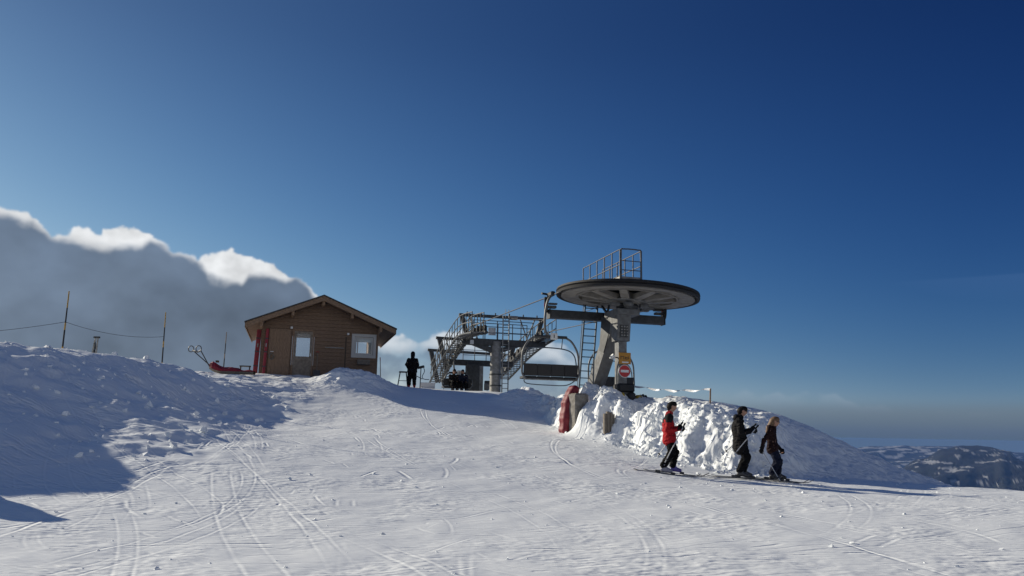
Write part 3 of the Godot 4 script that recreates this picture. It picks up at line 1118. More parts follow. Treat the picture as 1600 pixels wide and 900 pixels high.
	for r in red:
		var o := thing("rescue_board", r[0], "board", at.call(r[1]), hb * Basis(Vector3.BACK, -0.03), "red rescue boards at the hut")
		p_rbox("deck", o, mats.red_tarp, Vector3(0, r[2] / 2 - 0.05, 0), Vector3(r[3], r[2], 0.06), 0.02)
		for y in [0.35, 1.0, 1.6]:
			p_box("strap", o, mats.cord, Vector3(0, y, 0.0), Vector3(r[3] + 0.012, 0.05, 0.075))
		p_box("grip", o, mats.steel_pale, Vector3(0, r[2] * 0.62, 0.05), Vector3(0.05, 0.16, 0.04))
	var coil := thing("rope_coil", "pale rope coil hanging at the hut's folded shutter door", "rope", hut_frame * Vector3(-2.15, 0.78, 0.12), hb)
	for k in 3:
		var ring := []
		for i in 14:
			ring.append(Vector3(0.1 * cos(TAU * i / 14) + 0.02 * k, 0.13 * sin(TAU * i / 14) - 0.02 * k, 0.02 * k))
		var b := MB.new()
		b.tube(ring, 0.014, 6, -1.0, true)
		part("loop", b, mats.wood_grey, coil)
	var box := thing("wooden_crate", "small pale wooden crate under the hut's white window", "crate", hut_frame * Vector3(1.95, 0.55, 0.2), hb)
	for y in [0.05, 0.16]:
		p_box("slat", box, mats.wood_grey, Vector3(0, y, 0.15), Vector3(0.56, 0.085, 0.02))
		p_box("slat", box, mats.wood_grey, Vector3(0, y, -0.15), Vector3(0.56, 0.085, 0.02))
	for x in [-0.27, 0.27]:
		p_box("end_panel", box, mats.wood_grey, Vector3(x, 0.1, 0), Vector3(0.02, 0.2, 0.28))
	p_box("base", box, mats.wood_grey, Vector3(0, 0.0, 0), Vector3(0.52, 0.02, 0.28))
	# shovel and broom beside the door, a pair of skis on the snow
	var sv := thing("snow_shovel", "red handled shovel leaning on the wall beside the glazed door", "shovel", at.call(Vector3(-0.12, 0, 0.28)), hb * Basis(Vector3.RIGHT, -0.13))
	p_tube("shaft", sv, mats.wood_grey, [Vector3(0, 0.3, 0), Vector3(0, 1.15, 0)], 0.017, 8)
	p_tube("handle", sv, mats.red_paint, [Vector3(-0.07, 1.16, 0), Vector3(0.07, 1.16, 0)], 0.022, 8)
	var blade := MB.new()
	blade.hexa([Vector3(-0.15, -0.05, -0.01), Vector3(0.15, -0.05, -0.01), Vector3(0.15, -0.05, 0.01), Vector3(-0.15, -0.05, 0.01), Vector3(-0.15, 0.32, -0.03), Vector3(0.15, 0.32, -0.03), Vector3(0.15, 0.32, -0.01), Vector3(-0.15, 0.32, -0.01)])
	part("blade", blade, mats.steel_dark, sv)
	for k in 2:
		var q: Vector3 = at.call(Vector3(-0.15 + 0.1 * k, 0, 0.75 + 0.13 * k))
		var sk := thing("ski", ["short dark ski lying on the snow closest to the hut's glazed door", "short dark ski lying on the snow a step out from the glazed door"][k], "ski", q + Vector3(0, 0.03, 0), Basis(Vector3.UP, -0.35 + 0.1 * k), "skis lying before the hut")
		ski_parts(sk, 1.1, mats.ski_dark)
	var lp := thing("marker_stake", "thin pale stake leaning at the hut's right corner", "stake", at.call(Vector3(2.78, 0, 0.1)), hb * Basis(Vector3.BACK, 0.06))
	p_tube("shaft", lp, mats.pole_grey, [Vector3(0, -0.3, 0), Vector3(0, 1.05, 0)], 0.02, 6)
	p_tube("tip", lp, mats.red_paint, [Vector3(0, 1.05, 0), Vector3(0, 1.2, 0)], 0.021, 6)
	# bench at the far left side
	var bn := thing("bench", "dark bench beside the hut's left wall beyond the red sled", "bench", at.call(Vector3(-3.3, 0, -1.6)), hb)
	p_box("seat", bn, mats.steel_dark, Vector3(0, 0.3, 0), Vector3(0.5, 0.05, 0.3))
	for x in [-0.2, 0.2]:
		p_box("leg", bn, mats.steel_dark, Vector3(x, 0.1, 0), Vector3(0.05, 0.36, 0.26))

func ski_parts(o: Node3D, length: float, m: Material) -> void:   # along +x, the tip turned up at +x
	var b := MB.new()
	var prev := []
	var n := 12
	for i in n + 1:
		var t := float(i) / n
		var x := (t - 0.5) * length
		var w := 0.038 + 0.014 * pow(absf(t * 2.0 - 1.0), 2.0)
		if t > 0.93:
			w *= 0.6
		var y := 0.0
		if t > 0.85:
			y = 0.1 * pow((t - 0.85) / 0.15, 1.8)
		if t < 0.05:
			y = 0.015
		var ring := [Vector3(x, y - 0.006, -w), Vector3(x, y - 0.006, w), Vector3(x, y + 0.008, w), Vector3(x, y + 0.008, -w)]
		if i > 0:
			for k in 4:
				var mid: Vector3 = (prev[k] + prev[(k + 1) % 4] + ring[k] + ring[(k + 1) % 4]) / 4.0
				b.quad(prev[k], prev[(k + 1) % 4], ring[(k + 1) % 4], ring[k], mid - Vector3(x, y, 0))
		prev = ring
	part("deck", b, m, o)
	p_rbox("toe_piece", o, mats.boot_dark, Vector3(0.14, 0.03, 0), Vector3(0.1, 0.05, 0.07), 0.01)
	p_rbox("heel_piece", o, mats.boot_dark, Vector3(-0.22, 0.035, 0), Vector3(0.13, 0.06, 0.07), 0.01)


# ---------------------------------------------------------------- the chairlift
# its own axes: s to the right across the line, y up, t away down the line (local z = -t)
const LINE_TURN := 16.0
var lift_o: Vector3
var lift_b: Basis
var wheel_y: float

func L(s: float, y: float, t: float) -> Vector3:     # a point of the lift in the world (y above sea, as everywhere)
	return Vector3(lift_o.x, 0, lift_o.z) + lift_b.x * s + Vector3.UP * y - lift_b.z * t

func s_at(px: float, y: float, t: float) -> float:   # how far across the line a photo column lies at that distance down it
	var lo := -9.0
	var hi := 9.0
	for k in 40:
		var mid := (lo + hi) / 2.0
		if project(L(mid, y, t)).x < px:
			lo = mid
		else:
			hi = mid
	return lo

func y_at(py: float, s: float, t: float) -> float:   # how high a photo row lies there
	var lo := -5.0
	var hi := 14.0
	for k in 40:
		var mid := (lo + hi) / 2.0
		if project(L(s, mid, t)).y > py:
			lo = mid
		else:
			hi = mid
	return lo

func railing(parent: Node, m: Material, path: Array, high: float, rows: int, every: float, r := 0.022) -> void:
	for k in rows:
		var y := high * (k + 1.0) / rows
		p_tube("rail", parent, m, path.map(func(p): return p + Vector3(0, y, 0)), r, 6)
	for i in path.size() - 1:
		var a: Vector3 = path[i]
		var b: Vector3 = path[i + 1]
		var n := maxi(1, int(round(a.distance_to(b) / every)))
		for k in n + (1 if i == path.size() - 2 else 0):
			var p := a.lerp(b, float(k) / n)
			p_tube("post", parent, m, [p, p + Vector3(0, high, 0)], r * 1.25, 6)

func ladder(parent: Node, m: Material, a: Vector3, b: Vector3, across: Vector3, wide: float, step: float, called := "ladder", r := 0.025) -> void:
	var o := Node3D.new()
	o.name = called
	parent.add_child(o, true)
	var h := across * wide / 2.0
	for s in [-1.0, 1.0]:
		p_beam("stile", o, m, a + h * s, b + h * s, r * 2.0, r * 2.6)
	var n := int(a.distance_to(b) / step)
	for k in range(1, n):
		var p := a.lerp(b, float(k) / n)
		p_tube("rung", o, m, [p - h, p + h], r * 0.8, 6)

func sheave(parent: Node, c: Vector3, r: float, axle: Vector3, called := "sheave") -> void:
	var o := Node3D.new()
	o.name = called
	parent.add_child(o, true)
	var y := axle.normalized()
	var x := y.cross(Vector3.UP if absf(y.y) < 0.9 else Vector3.RIGHT).normalized()
	var xf := Transform3D(Basis(x, y, x.cross(y)), c)
	p_lathe("tyre", o, mats.rubber, [[r * 0.78, -0.05], [r * 0.97, -0.06], [r, -0.03], [r * 0.93, 0.0], [r, 0.03], [r * 0.97, 0.06], [r * 0.78, 0.05], [r * 0.78, -0.05]], 28, xf)
	p_lathe("flange", o, mats.steel_pale, [[0.0, -0.045], [r * 0.775, -0.04], [r * 0.775, 0.04], [0.0, 0.045]], 28, xf)
	p_lathe("hub", o, mats.red_paint, [[0.0, -0.07], [r * 0.25, -0.07], [r * 0.25, 0.07], [0.0, 0.07]], 14, xf)

func make_return_station() -> void:
	var base_y := P(965, 622, 28.0).y
	var o := thing("return_station", "grey chairlift return station with a big horizontal bullwheel on an inclined leg", "lift station", Vector3(lift_o.x, base_y, lift_o.z), lift_b)
	var wy := wheel_y - base_y
	# the bullwheel, tilted a little across the line
	var wheel := Node3D.new()
	wheel.name = "bullwheel"
	o.add_child(wheel)
	wheel.transform = Transform3D(Basis(Vector3.BACK, deg_to_rad(-2.6)) * Basis(Vector3.RIGHT, deg_to_rad(0.5)), Vector3(0, wy, 0))
	p_lathe("rim", wheel, mats.rubber, [[2.34, -0.03], [2.42, -0.09], [2.5, -0.09], [2.52, -0.02], [2.47, 0.02], [2.52, 0.06], [2.5, 0.13], [2.42, 0.13], [2.34, 0.08], [2.34, -0.03]], 96)
	p_lathe("ring_plate", wheel, mats.wheel_paint, [[1.78, -0.06], [2.335, -0.1], [2.335, 0.0], [1.78, 0.02], [1.78, -0.06]], 96)
	p_lathe("inner_ring", wheel, mats.wheel_paint, [[1.72, -0.1], [1.78, -0.1], [1.78, 0.06], [1.72, 0.06], [1.72, -0.1]], 72)
	for k in 10:
		var a := TAU * (k + 0.3) / 10.0
		var dir := Vector3(cos(a), 0, sin(a))
		var b := MB.new()
		b.beam(dir * 0.42 + Vector3(0, -0.13, 0), dir * 1.74 + Vector3(0, -0.03, 0), 0.3, 0.2, Vector3.UP, 0.26, 0.12)
		part("spoke", b, mats.wheel_paint, wheel)
	p_lathe("cover_plate", wheel, mats.steel_dark, [[0.0, 0.1], [2.3, 0.1], [2.3, 0.125], [0.0, 0.125]], 72)
	p_lathe("hub", wheel, mats.wheel_paint, [[0.0, -0.3], [0.5, -0.28], [0.56, -0.1], [0.5, 0.06], [0.0, 0.1]], 32)
	p_lathe("brake_disc", wheel, mats.steel_pale, [[0.56, -0.24], [0.72, -0.24], [0.72, -0.2], [0.56, -0.2]], 32)
	# head, mast and leg
	var head := Vector3(-0.26, wy - 0.42, 0.0)
	p_lathe("bearing", o, mats.steel_dark, [[0.0, wy - 0.52], [0.34, wy - 0.52], [0.4, wy - 0.4], [0.36, wy - 0.3], [0.0, wy - 0.3]], 24)
	for q in [[-0.62, -0.36, 0.34], [0.5, -0.38, 0.3], [-0.2, -0.36, 0.55], [0.75, -0.42, -0.2]]:
		p_rbox("brake_caliper", o, mats.steel, Vector3(q[0], wy + q[1], q[2]), Vector3(0.32, 0.12, 0.2), 0.02)
	p_rbox("head_frame", o, mats.steel, Vector3(-0.1, wy - 0.6, -0.25), Vector3(0.85, 0.22, 1.2), 0.02)
	p_beam("mast_head", o, mats.steel, Vector3(-0.26, wy - 1.62, 0), Vector3(-0.24, wy - 0.7, 0), 0.46, 0.5, 0.52, 0.56)
	p_beam("mast", o, mats.steel, Vector3(-0.28, -0.9, 0), Vector3(-0.26, wy - 1.6, 0), 0.3, 0.34)
	var plate := p_box("bolt_plate", o, mats.steel_dark, Vector3(-0.25, wy - 1.28, 0.285), Vector3(0.3, 0.42, 0.03))
	for i in 3:
		for j in 4:
			p_lathe("bolt", plate, mats.steel_pale, [[0.0, 0.03], [0.028, 0.025], [0.028, 0.0]], 8, Transform3D(Basis(Vector3.RIGHT, PI / 2), Vector3(-0.35 + 0.1 * i, wy - 1.43 + 0.1 * j, 0.3)))
	var foot := Vector3(-0.27, y_at(615, -0.27, 3.0) - base_y - 0.5, -3.0)
	p_beam("inclined_leg", o, mats.steel, foot, Vector3(-0.26, wy - 0.78, -0.28), 0.46, 0.52)
	p_beam("gusset", o, mats.steel_dark, Vector3(-0.56, wy - 1.9, -1.0), Vector3(-0.5, wy - 0.75, -0.62), 0.05, 0.3, 0.05, 0.75)
	# cross-beam with the two guide sheaves
	var ty := 1.35
	var by := y_at(496, -0.3, ty) - base_y
	var s0 := s_at(858, by + base_y, ty)
	var s1 := s_at(1035, by + base_y, ty)
	var cb := p_rbox("crossbeam", o, mats.steel_dark, Vector3((s0 + s1) / 2, by, -ty), Vector3(s1 - s0, 0.3, 0.34), 0.015)
	p_box("end_plate", cb, mats.steel_dark, Vector3(s0 - 0.02, by, -ty), Vector3(0.03, 0.34, 0.38))
	p_box("end_plate", cb, mats.steel_dark, Vector3(s1 + 0.02, by, -ty), Vector3(0.03, 0.34, 0.38))
	for e in [[s0 - 0.12, 1.0], [s1 + 0.06, -1.0]]:
		sheave(o, Vector3(e[0], by + 0.34, -ty), 0.29, Vector3(1, 0, 0.28), "guide_sheave")
		p_rbox("sheave_bracket", o, mats.steel, Vector3(e[0] + 0.2 * e[1], by + 0.26, -ty), Vector3(0.34, 0.09, 0.2), 0.01)
		p_rbox("sheave_bracket", o, mats.steel, Vector3(e[0] + 0.26 * e[1], by + 0.38, -ty), Vector3(0.3, 0.06, 0.16), 0.01)
	p_tube("catcher", o, mats.steel_dark, [Vector3(s0 - 0.32, by + 0.72, -ty + 0.1), Vector3(s0 + 0.12, by + 0.72, -ty - 0.1)], 0.04, 6)
	# service platform above the wheel
	var fy := y_at(441, 0.1, 0.0) - base_y
	var pf := Node3D.new()
	pf.name = "service_platform"
	o.add_child(pf)
	var near := 0.35
	var far := -3.2
	var l := -0.42
	var r := 0.4
	p_rbox("deck", pf, mats.steel_pale, Vector3((l + r) / 2, fy - 0.05, (near + far) / 2), Vector3(r - l, 0.1, near - far), 0.01)
	p_box("toe_board", pf, mats.steel_pale, Vector3((l + r) / 2, fy + 0.06, near), Vector3(r - l, 0.12, 0.02))
	p_box("toe_board", pf, mats.steel_pale, Vector3(l, fy + 0.06, (near + far) / 2), Vector3(0.02, 0.12, near - far))
	railing(pf, mats.steel, [Vector3(l, fy, near), Vector3(l, fy, far)], 1.08, 2, 0.75, 0.018)
	railing(pf, mats.steel, [Vector3(r, fy, near), Vector3(r, fy, far)], 1.08, 2, 0.75, 0.018)
	p_tube("gate", pf, mats.steel, arc([Vector3(l + 0.04, fy + 0.05, near + 0.02), Vector3(l + 0.04, fy + 1.0, near + 0.02), Vector3(l + 0.12, fy + 1.1, near + 0.02), Vector3(r - 0.12, fy + 1.1, near + 0.02), Vector3(r - 0.04, fy + 1.0, near + 0.02), Vector3(r - 0.04, fy + 0.05, near + 0.02)], 3), 0.024, 6)
	for y in [0.35, 0.68]:
		p_tube("gate_bar", pf, mats.steel, [Vector3(l + 0.04, fy + y, near + 0.02), Vector3(r - 0.04, fy + y, near + 0.02)], 0.016, 6)
	p_box("platform_stem", pf, mats.steel_dark, Vector3(0, fy - 0.3, 0), Vector3(0.3, 0.42, 0.3))
	for z in [-1.2, -2.9]:
		p_beam("platform_stay", pf, mats.steel_dark, Vector3(0, fy - 0.1, z), Vector3(-0.2, by + 0.15, -ty), 0.07, 0.07)
	# ladder up the leg
	var lt := 2.1
	var top_y := y_at(470, -0.9, lt) - base_y
	var low_y := y_at(612, -1.3, lt + 0.3) - base_y
	var top_s := (s_at(913, top_y + base_y, lt) + s_at(936, top_y + base_y, lt)) / 2.0
	var low_s := (s_at(902, low_y + base_y, lt + 0.3) + s_at(926, low_y + base_y, lt + 0.3)) / 2.0
	ladder(o, mats.steel_blue, Vector3(low_s, low_y, -lt - 0.3), Vector3(top_s, top_y, -lt), Vector3.RIGHT, 0.5, 0.26)
	p_tube("safety_line", o, mats.rope, [Vector3(low_s - 0.32, low_y, -lt - 0.3), Vector3(top_s - 0.32, top_y, -lt)], 0.014, 5)
	# plates and lamp on the mast
	var sy := y_at(560, -0.2, -0.2) - base_y
	var orange := p_rbox("notice_plate", o, mats.sign_orange, Vector3(-0.2, sy, 0.2), Vector3(0.45, 0.4, 0.02), 0.006)
	orange.set_meta("label", "orange notice plate with dark worn lettering")
	# the lettering is too worn to read: dark strokes of its two lines and the pale strip below
	for q in [[-0.15, 0.02, 0.025, 0.1], [-0.1, 0.06, 0.1, 0.022], [-0.04, 0.02, 0.025, 0.1], [0.02, 0.01, 0.025, 0.08], [0.07, 0.03, 0.07, 0.022], [0.07, -0.02, 0.07, 0.022], [0.13, 0.02, 0.022, 0.1]]:
		p_box("letter_stroke", orange, mats.ink, Vector3(-0.2 + q[0], sy + q[1], 0.213), Vector3(q[2], q[3], 0.004))
	p_box("pale_strip", orange, mats.sign_white, Vector3(-0.19, sy - 0.135, 0.213), Vector3(0.24, 0.045, 0.004))
	var ny := y_at(580, -0.2, -0.2) - base_y
	var disc := p_lathe("no_entry_disc", o, mats.sign_white, [[0.0, 0.0], [0.222, 0.0], [0.222, 0.015], [0.0, 0.015]], 40, Transform3D(Basis(Vector3.RIGHT, PI / 2), Vector3(-0.21, ny, 0.19)))
	disc.set_meta("label", "round red no entry sign with a white bar")
	p_lathe("red_face", disc, mats.sign_red, [[0.203, 0.016], [0.203, 0.02], [0.0, 0.02]], 40, Transform3D(Basis(Vector3.RIGHT, PI / 2), Vector3(-0.21, ny, 0.19)))
	p_box("white_bar", disc, mats.sign_white, Vector3(-0.21, ny, 0.213), Vector3(0.3, 0.085, 0.004))
	p_lathe("flood_lamp", o, mats.white_plastic, [[0.0, -0.08], [0.06, -0.06], [0.11, 0.06], [0.1, 0.08], [0.0, 0.05]], 16, Transform3D(Basis(Vector3.BACK, 0.9), Vector3(-0.6, sy + 0.03, 0.1)))
	p_box("lamp_arm", o, mats.steel_dark, Vector3(-0.47, sy + 0.03, 0.08), Vector3(0.2, 0.04, 0.04))
	# padding, barrels and gear at the foot of the mast
	p_rbox("foot_pad", o, mats.black_pad, Vector3(-0.15, y_at(606, -0.2, -0.2) - base_y, 0.0), Vector3(0.62, 0.3, 0.5), 0.05)
	p_rbox("foot_pad", o, mats.yellow, Vector3(-0.42, y_at(619, -0.4, -0.4) - base_y, 0.32), Vector3(0.26, 0.24, 0.2), 0.04)
	p_rbox("foot_pad", o, mats.black_pad, Vector3(-0.02, y_at(621, 0, -0.4) - base_y, 0.3), Vector3(0.26, 0.34, 0.24), 0.05)
	p_rbox("foot_pad", o, mats.yellow, Vector3(0.26, y_at(624, 0.2, -0.3) - base_y, 0.28), Vector3(0.2, 0.3, 0.22), 0.05)
	p_lathe("cable_reel", o, mats.rubber, [[0.0, -0.06], [0.15, -0.06], [0.15, -0.04], [0.09, -0.03], [0.09, 0.03], [0.15, 0.04], [0.15, 0.06], [0.0, 0.06]], 18, Transform3D(Basis(Vector3.BACK, PI / 2 - 0.3), Vector3(0.46, y_at(623, 0.45, -0.2) - base_y, 0.25)))

func catwalk(parent: Node, pts: Array, inner: float) -> void:   # a stepped walkway with its row of sheaves beside it, along pts
	var o := Node3D.new()
	o.name = "catwalk"
	parent.add_child(o, true)
	var path := arc(pts, 5)
	var x := Vector3.RIGHT
	for s in [-0.3, 0.3]:
		p_tube("stringer", o, mats.steel_dark, path.map(func(p): return p + x * s - Vector3(0, 0.05, 0)), 0.06, 6)
		for y in [0.5, 1.0]:
			p_tube("handrail", o, mats.steel, path.map(func(p): return p + x * s + Vector3(0, y, 0)), 0.028, 6)
	var c := Curve3D.new()
	for p in path:
		c.add_point(p)
	var len_ := c.get_baked_length()
	var n := int(len_ / 0.34)
	for k in n + 1:
		var p := c.sample_baked(len_ * k / n)
		p_box("tread", o, mats.steel, p, Vector3(0.58, 0.035, 0.24))
		if k % 2 == 0:
			for s in [-0.3, 0.3]:
				p_tube("post", o, mats.steel_dark, [p + x * s, p + x * s + Vector3(0, 1.0, 0)], 0.024, 5)
	# sheave train on the rope side
	var m := int(len_ / 0.72)
	p_tube("train_beam", o, mats.steel_dark, path.map(func(p): return p + x * inner + Vector3(0, 0.02, 0)), 0.09, 6)
	for k in m:
		var p := c.sample_baked(len_ * (k + 0.5) / m) + x * inner
		p_lathe("sheave", o, mats.rubber, [[0.0, -0.06], [0.23, -0.06], [0.25, -0.03], [0.22, 0.0], [0.25, 0.03], [0.23, 0.06], [0.0, 0.06]], 16, Transform3D(Basis(Vector3.BACK, PI / 2), p + Vector3(0, 0.16, 0)))
		p_lathe("sheave_cap", o, mats.steel_pale, [[0.15, 0.0], [0.15, 0.015], [0.0, 0.02]], 12, Transform3D(Basis(Vector3.BACK, -PI / 2), p + Vector3(0.06, 0.16, 0)))
		p_box("rocker", o, mats.steel, p + Vector3(0.02, 0.02, 0), Vector3(0.1, 0.2, 0.1))

func make_line_tower() -> void:
	var T := 16.6
	var base_y := P(782, 614, 44.0).y
	var org := L(0, base_y, T)
	var o := thing("chairlift_tower", "grey line tower with stepped catwalks and a lifting frame behind the snow crest", "lift tower", org, lift_b)
	var yy := func(py: float, s: float) -> float: return y_at(py, s, T) - base_y
	var ss := func(px: float, y: float) -> float: return s_at(px, y + base_y, T)
	# column, twin ladder and cross-beam
	var by: float = yy.call(536, 0.0)
	var cs: float = ss.call(774, 1.0)
	p_tube("column", o, mats.steel_pale, [Vector3(cs, -0.8, 0), Vector3(cs, by + 0.05, 0)], 0.3, 20)
	for y in [0.35, 0.95]:
		p_lathe("collar", o, mats.steel_dark, [[0.305, y], [0.34, y], [0.34, y + 0.06], [0.305, y + 0.06]], 20, Transform3D(Basis(), Vector3(cs, 0, 0)))
	var ls: float = ss.call(786, 1.0)
	ladder(o, mats.steel_pale, Vector3(ls, -0.3, 0.42), Vector3(ls, by + 1.45, 0.42), Vector3.RIGHT, 0.34, 0.26)
	p_rbox("crossbeam", o, mats.steel_dark, Vector3(0.1, by, 0), Vector3(4.7, 0.34, 0.42), 0.02)
	for s in [-1.0, 1.0]:
		p_beam("haunch", o, mats.steel_dark, Vector3(cs + s * 0.2, by - 0.42, 0), Vector3(cs + s * 1.4, by - 0.1, 0), 0.3, 0.3, 0.3, 0.12)
	# lifting frame above
	var fl: float = yy.call(491, -2.35)
	var fr: float = yy.call(500, 2.35)
	var fy := (fl + fr) / 2.0
	p_rbox("frame_beam", o, mats.steel_dark, Vector3(0, fy, 0), Vector3(4.9, 0.15, 0.2), 0.01)
	p_rbox("hoist_box", o, mats.wheel_paint, Vector3(0.62, fy - 0.02, 0.06), Vector3(0.46, 0.2, 0.24), 0.02)
	for s in [-1.0, 1.0]:
		p_beam("frame_post", o, mats.steel_dark, Vector3(s * 2.3, fy, 0), Vector3(s * 1.86, by - 0.1, 0), 0.2, 0.22)
		p_beam("frame_brace", o, mats.steel, Vector3(s * 1.9, fy, 0), Vector3(s * 1.35, by + 0.1, 0), 0.06, 0.06)
		p_beam("frame_brace", o, mats.steel, Vector3(s * 1.0, fy, 0), Vector3(s * 1.5, by + 0.1, 0), 0.05, 0.05)
	for k in 6:
		p_tube("hook", o, mats.steel_dark, [Vector3(-2.0 + 0.8 * k, fy + 0.06, 0), Vector3(-2.0 + 0.8 * k, fy + 0.2, 0)], 0.035, 6)
	p_box("notice_panel", o, mats.white_plastic, Vector3(-0.55, by + 0.62, -0.1), Vector3(0.42, 0.42, 0.02))
	p_box("notice_panel", o, mats.white_plastic, Vector3(-1.75, by - 0.05, 0.24), Vector3(0.2, 0.22, 0.02))
	railing(o, mats.steel_blue, [Vector3(-1.7, by + 0.17, 0.2), Vector3(1.7, by + 0.17, 0.2)], 1.0, 3, 0.62)
	railing(o, mats.steel_blue, [Vector3(-1.7, by + 0.17, -0.9), Vector3(1.7, by + 0.17, -0.9)], 1.0, 2, 0.85)
	p_box("walkway", o, mats.steel, Vector3(0, by + 0.1, -0.4), Vector3(3.6, 0.05, 1.0))
	for y in [0.25, 0.5]:
		p_tube("mast_rod", o, mats.steel_pale, [Vector3(ls - 0.17 + y * 0.7, fy - 0.2, 0.3), Vector3(ls - 0.17 + y * 0.7, fy + 0.4, 0.3)], 0.018, 5)
	# catwalks down the line on both sides
	for side in [[-2.35, [[12.6, 519], [15.5, 524], [18.0, 543], [20.8, 568], [23.6, 596]], 0.45], [2.35, [[15.2, 527], [17.6, 541], [20.4, 560], [22.6, 578], [24.6, 592]], -0.45]]:
		var pts := []
		for q in side[1]:
			pts.append(Vector3(side[0], y_at(q[1], side[0], q[0]) - base_y, -(q[0] - T)))
		catwalk(o, pts, side[2])
	# the lifting frames further down, each a leaning post with a beam
	for q in [[22.3, 528, 566], [25.0, 547, 588]]:
		var y1 := y_at(q[1], -2.35, q[0]) - base_y
		var y0 := y_at(q[2], -2.0, q[0]) - base_y
		var z: float = -(q[0] - T)
		p_beam("frame_beam", o, mats.steel_dark, Vector3(-2.6, y1, z), Vector3(2.6, y1 - 0.1, z), 0.16, 0.16)
		for s in [-1.0, 1.0]:
			p_beam("frame_post", o, mats.steel_dark, Vector3(s * 2.4, y1, z), Vector3(s * 1.9, y0 - 0.4, z), 0.24, 0.26)
			p_beam("frame_brace", o, mats.steel, Vector3(s * 2.0, y1, z), Vector3(s * 1.5, y0, z), 0.06, 0.06)
	# the lower gantry behind: pale pillar, dark beams, drive gear under it
	var g := thing("support_gantry", "dark low gantry on a pale square pillar behind the line tower", "gantry", L(0, base_y, T + 3.6), lift_b)
	var gs := func(px: float, y: float) -> float: return s_at(px, y + base_y, T + 3.6)
	var gy := func(py: float) -> float: return y_at(py, -1.0, T + 3.6) - base_y
	var top: float = gy.call(567)
	p_rbox("pillar", g, mats.steel_pale, Vector3(gs.call(750, 1.0), top / 2 - 0.3, 0), Vector3(0.3, top + 0.8, 0.34), 0.02)
	p_rbox("beam", g, mats.steel_dark, Vector3((gs.call(700, 1.0) + gs.call(800, 1.0)) / 2, top, 0), Vector3(gs.call(800, 1.0) - gs.call(700, 1.0), 0.32, 0.4), 0.02)
	p_rbox("cabinet", g, mats.steel_dark, Vector3(gs.call(737, 0.6), top / 2 - 0.25, 0.1), Vector3(0.75, top + 0.4, 0.5), 0.02)
	p_rbox("beam", g, mats.steel_dark, Vector3(gs.call(762, 0.6), gy.call(598), 0.3), Vector3(0.5, 0.26, 0.3), 0.02)
	p_beam("strut", g, mats.steel_pale, Vector3(gs.call(762, 0.3), gy.call(607), 0.5), Vector3(gs.call(771, 0.3), gy.call(594), 0.5), 0.07, 0.07)
	p_rbox("gearbox", g, mats.steel, Vector3(gs.call(757, 0.3), gy.call(604), 0.5), Vector3(0.26, 0.42, 0.3), 0.04)
	railing(g, mats.steel, [Vector3(gs.call(722, 1.0), top + 0.15, 0.1), Vector3(gs.call(776, 1.0), top + 0.15, 0.1)], 0.9, 3, 0.7, 0.018)

func make_ropes() -> void:
	var wy := wheel_y + 0.02
	for side in [[-1.0, "steel haul rope strand on the chairs' boarding side, past the white sheave", [[15.4, 510], [18.0, 530], [20.8, 556], [23.6, 583], [26.0, 606]]], [1.0, "steel haul rope strand running behind the ladder to the far sheave", [[15.2, 520], [17.6, 534], [20.4, 553], [22.6, 571], [24.6, 586], [27, 606]]]]:
		var s: float = side[0] * 2.47
		var pts := [L(s, wy, 0.0), L(s, wy + 0.02, 1.35)]
		for q in side[2]:
			pts.append(L(side[0] * 2.0, y_at(q[1], side[0] * 2.0, q[0]), q[0]))
		pts.append(L(side[0] * 2.0, -12.0, 70.0))
		var b := MB.new()
		b.tube(pts, 0.022, 6)
		var o := put("haul_rope", b.mesh(mats.rope), self)
		tag(o, side[1], "rope", "haul rope strands of the chairlift")
	var c := MB.new()
	var a := L(-0.6, wheel_y - 0.25, 1.4)
	var e := L(0.4, y_at(497, 0.4, 16.6), 16.6)
	var pts := []
	for k in 13:
		var t := k / 12.0
		pts.append(a.lerp(e, t) - Vector3(0, 0.25 * 4.0 * t * (1.0 - t), 0))
	c.tube(pts, 0.012, 5)
	tag(put("signal_cable", c.mesh(mats.rope), self), "thin sagging signal cable from the bullwheel head to the line tower", "cable")

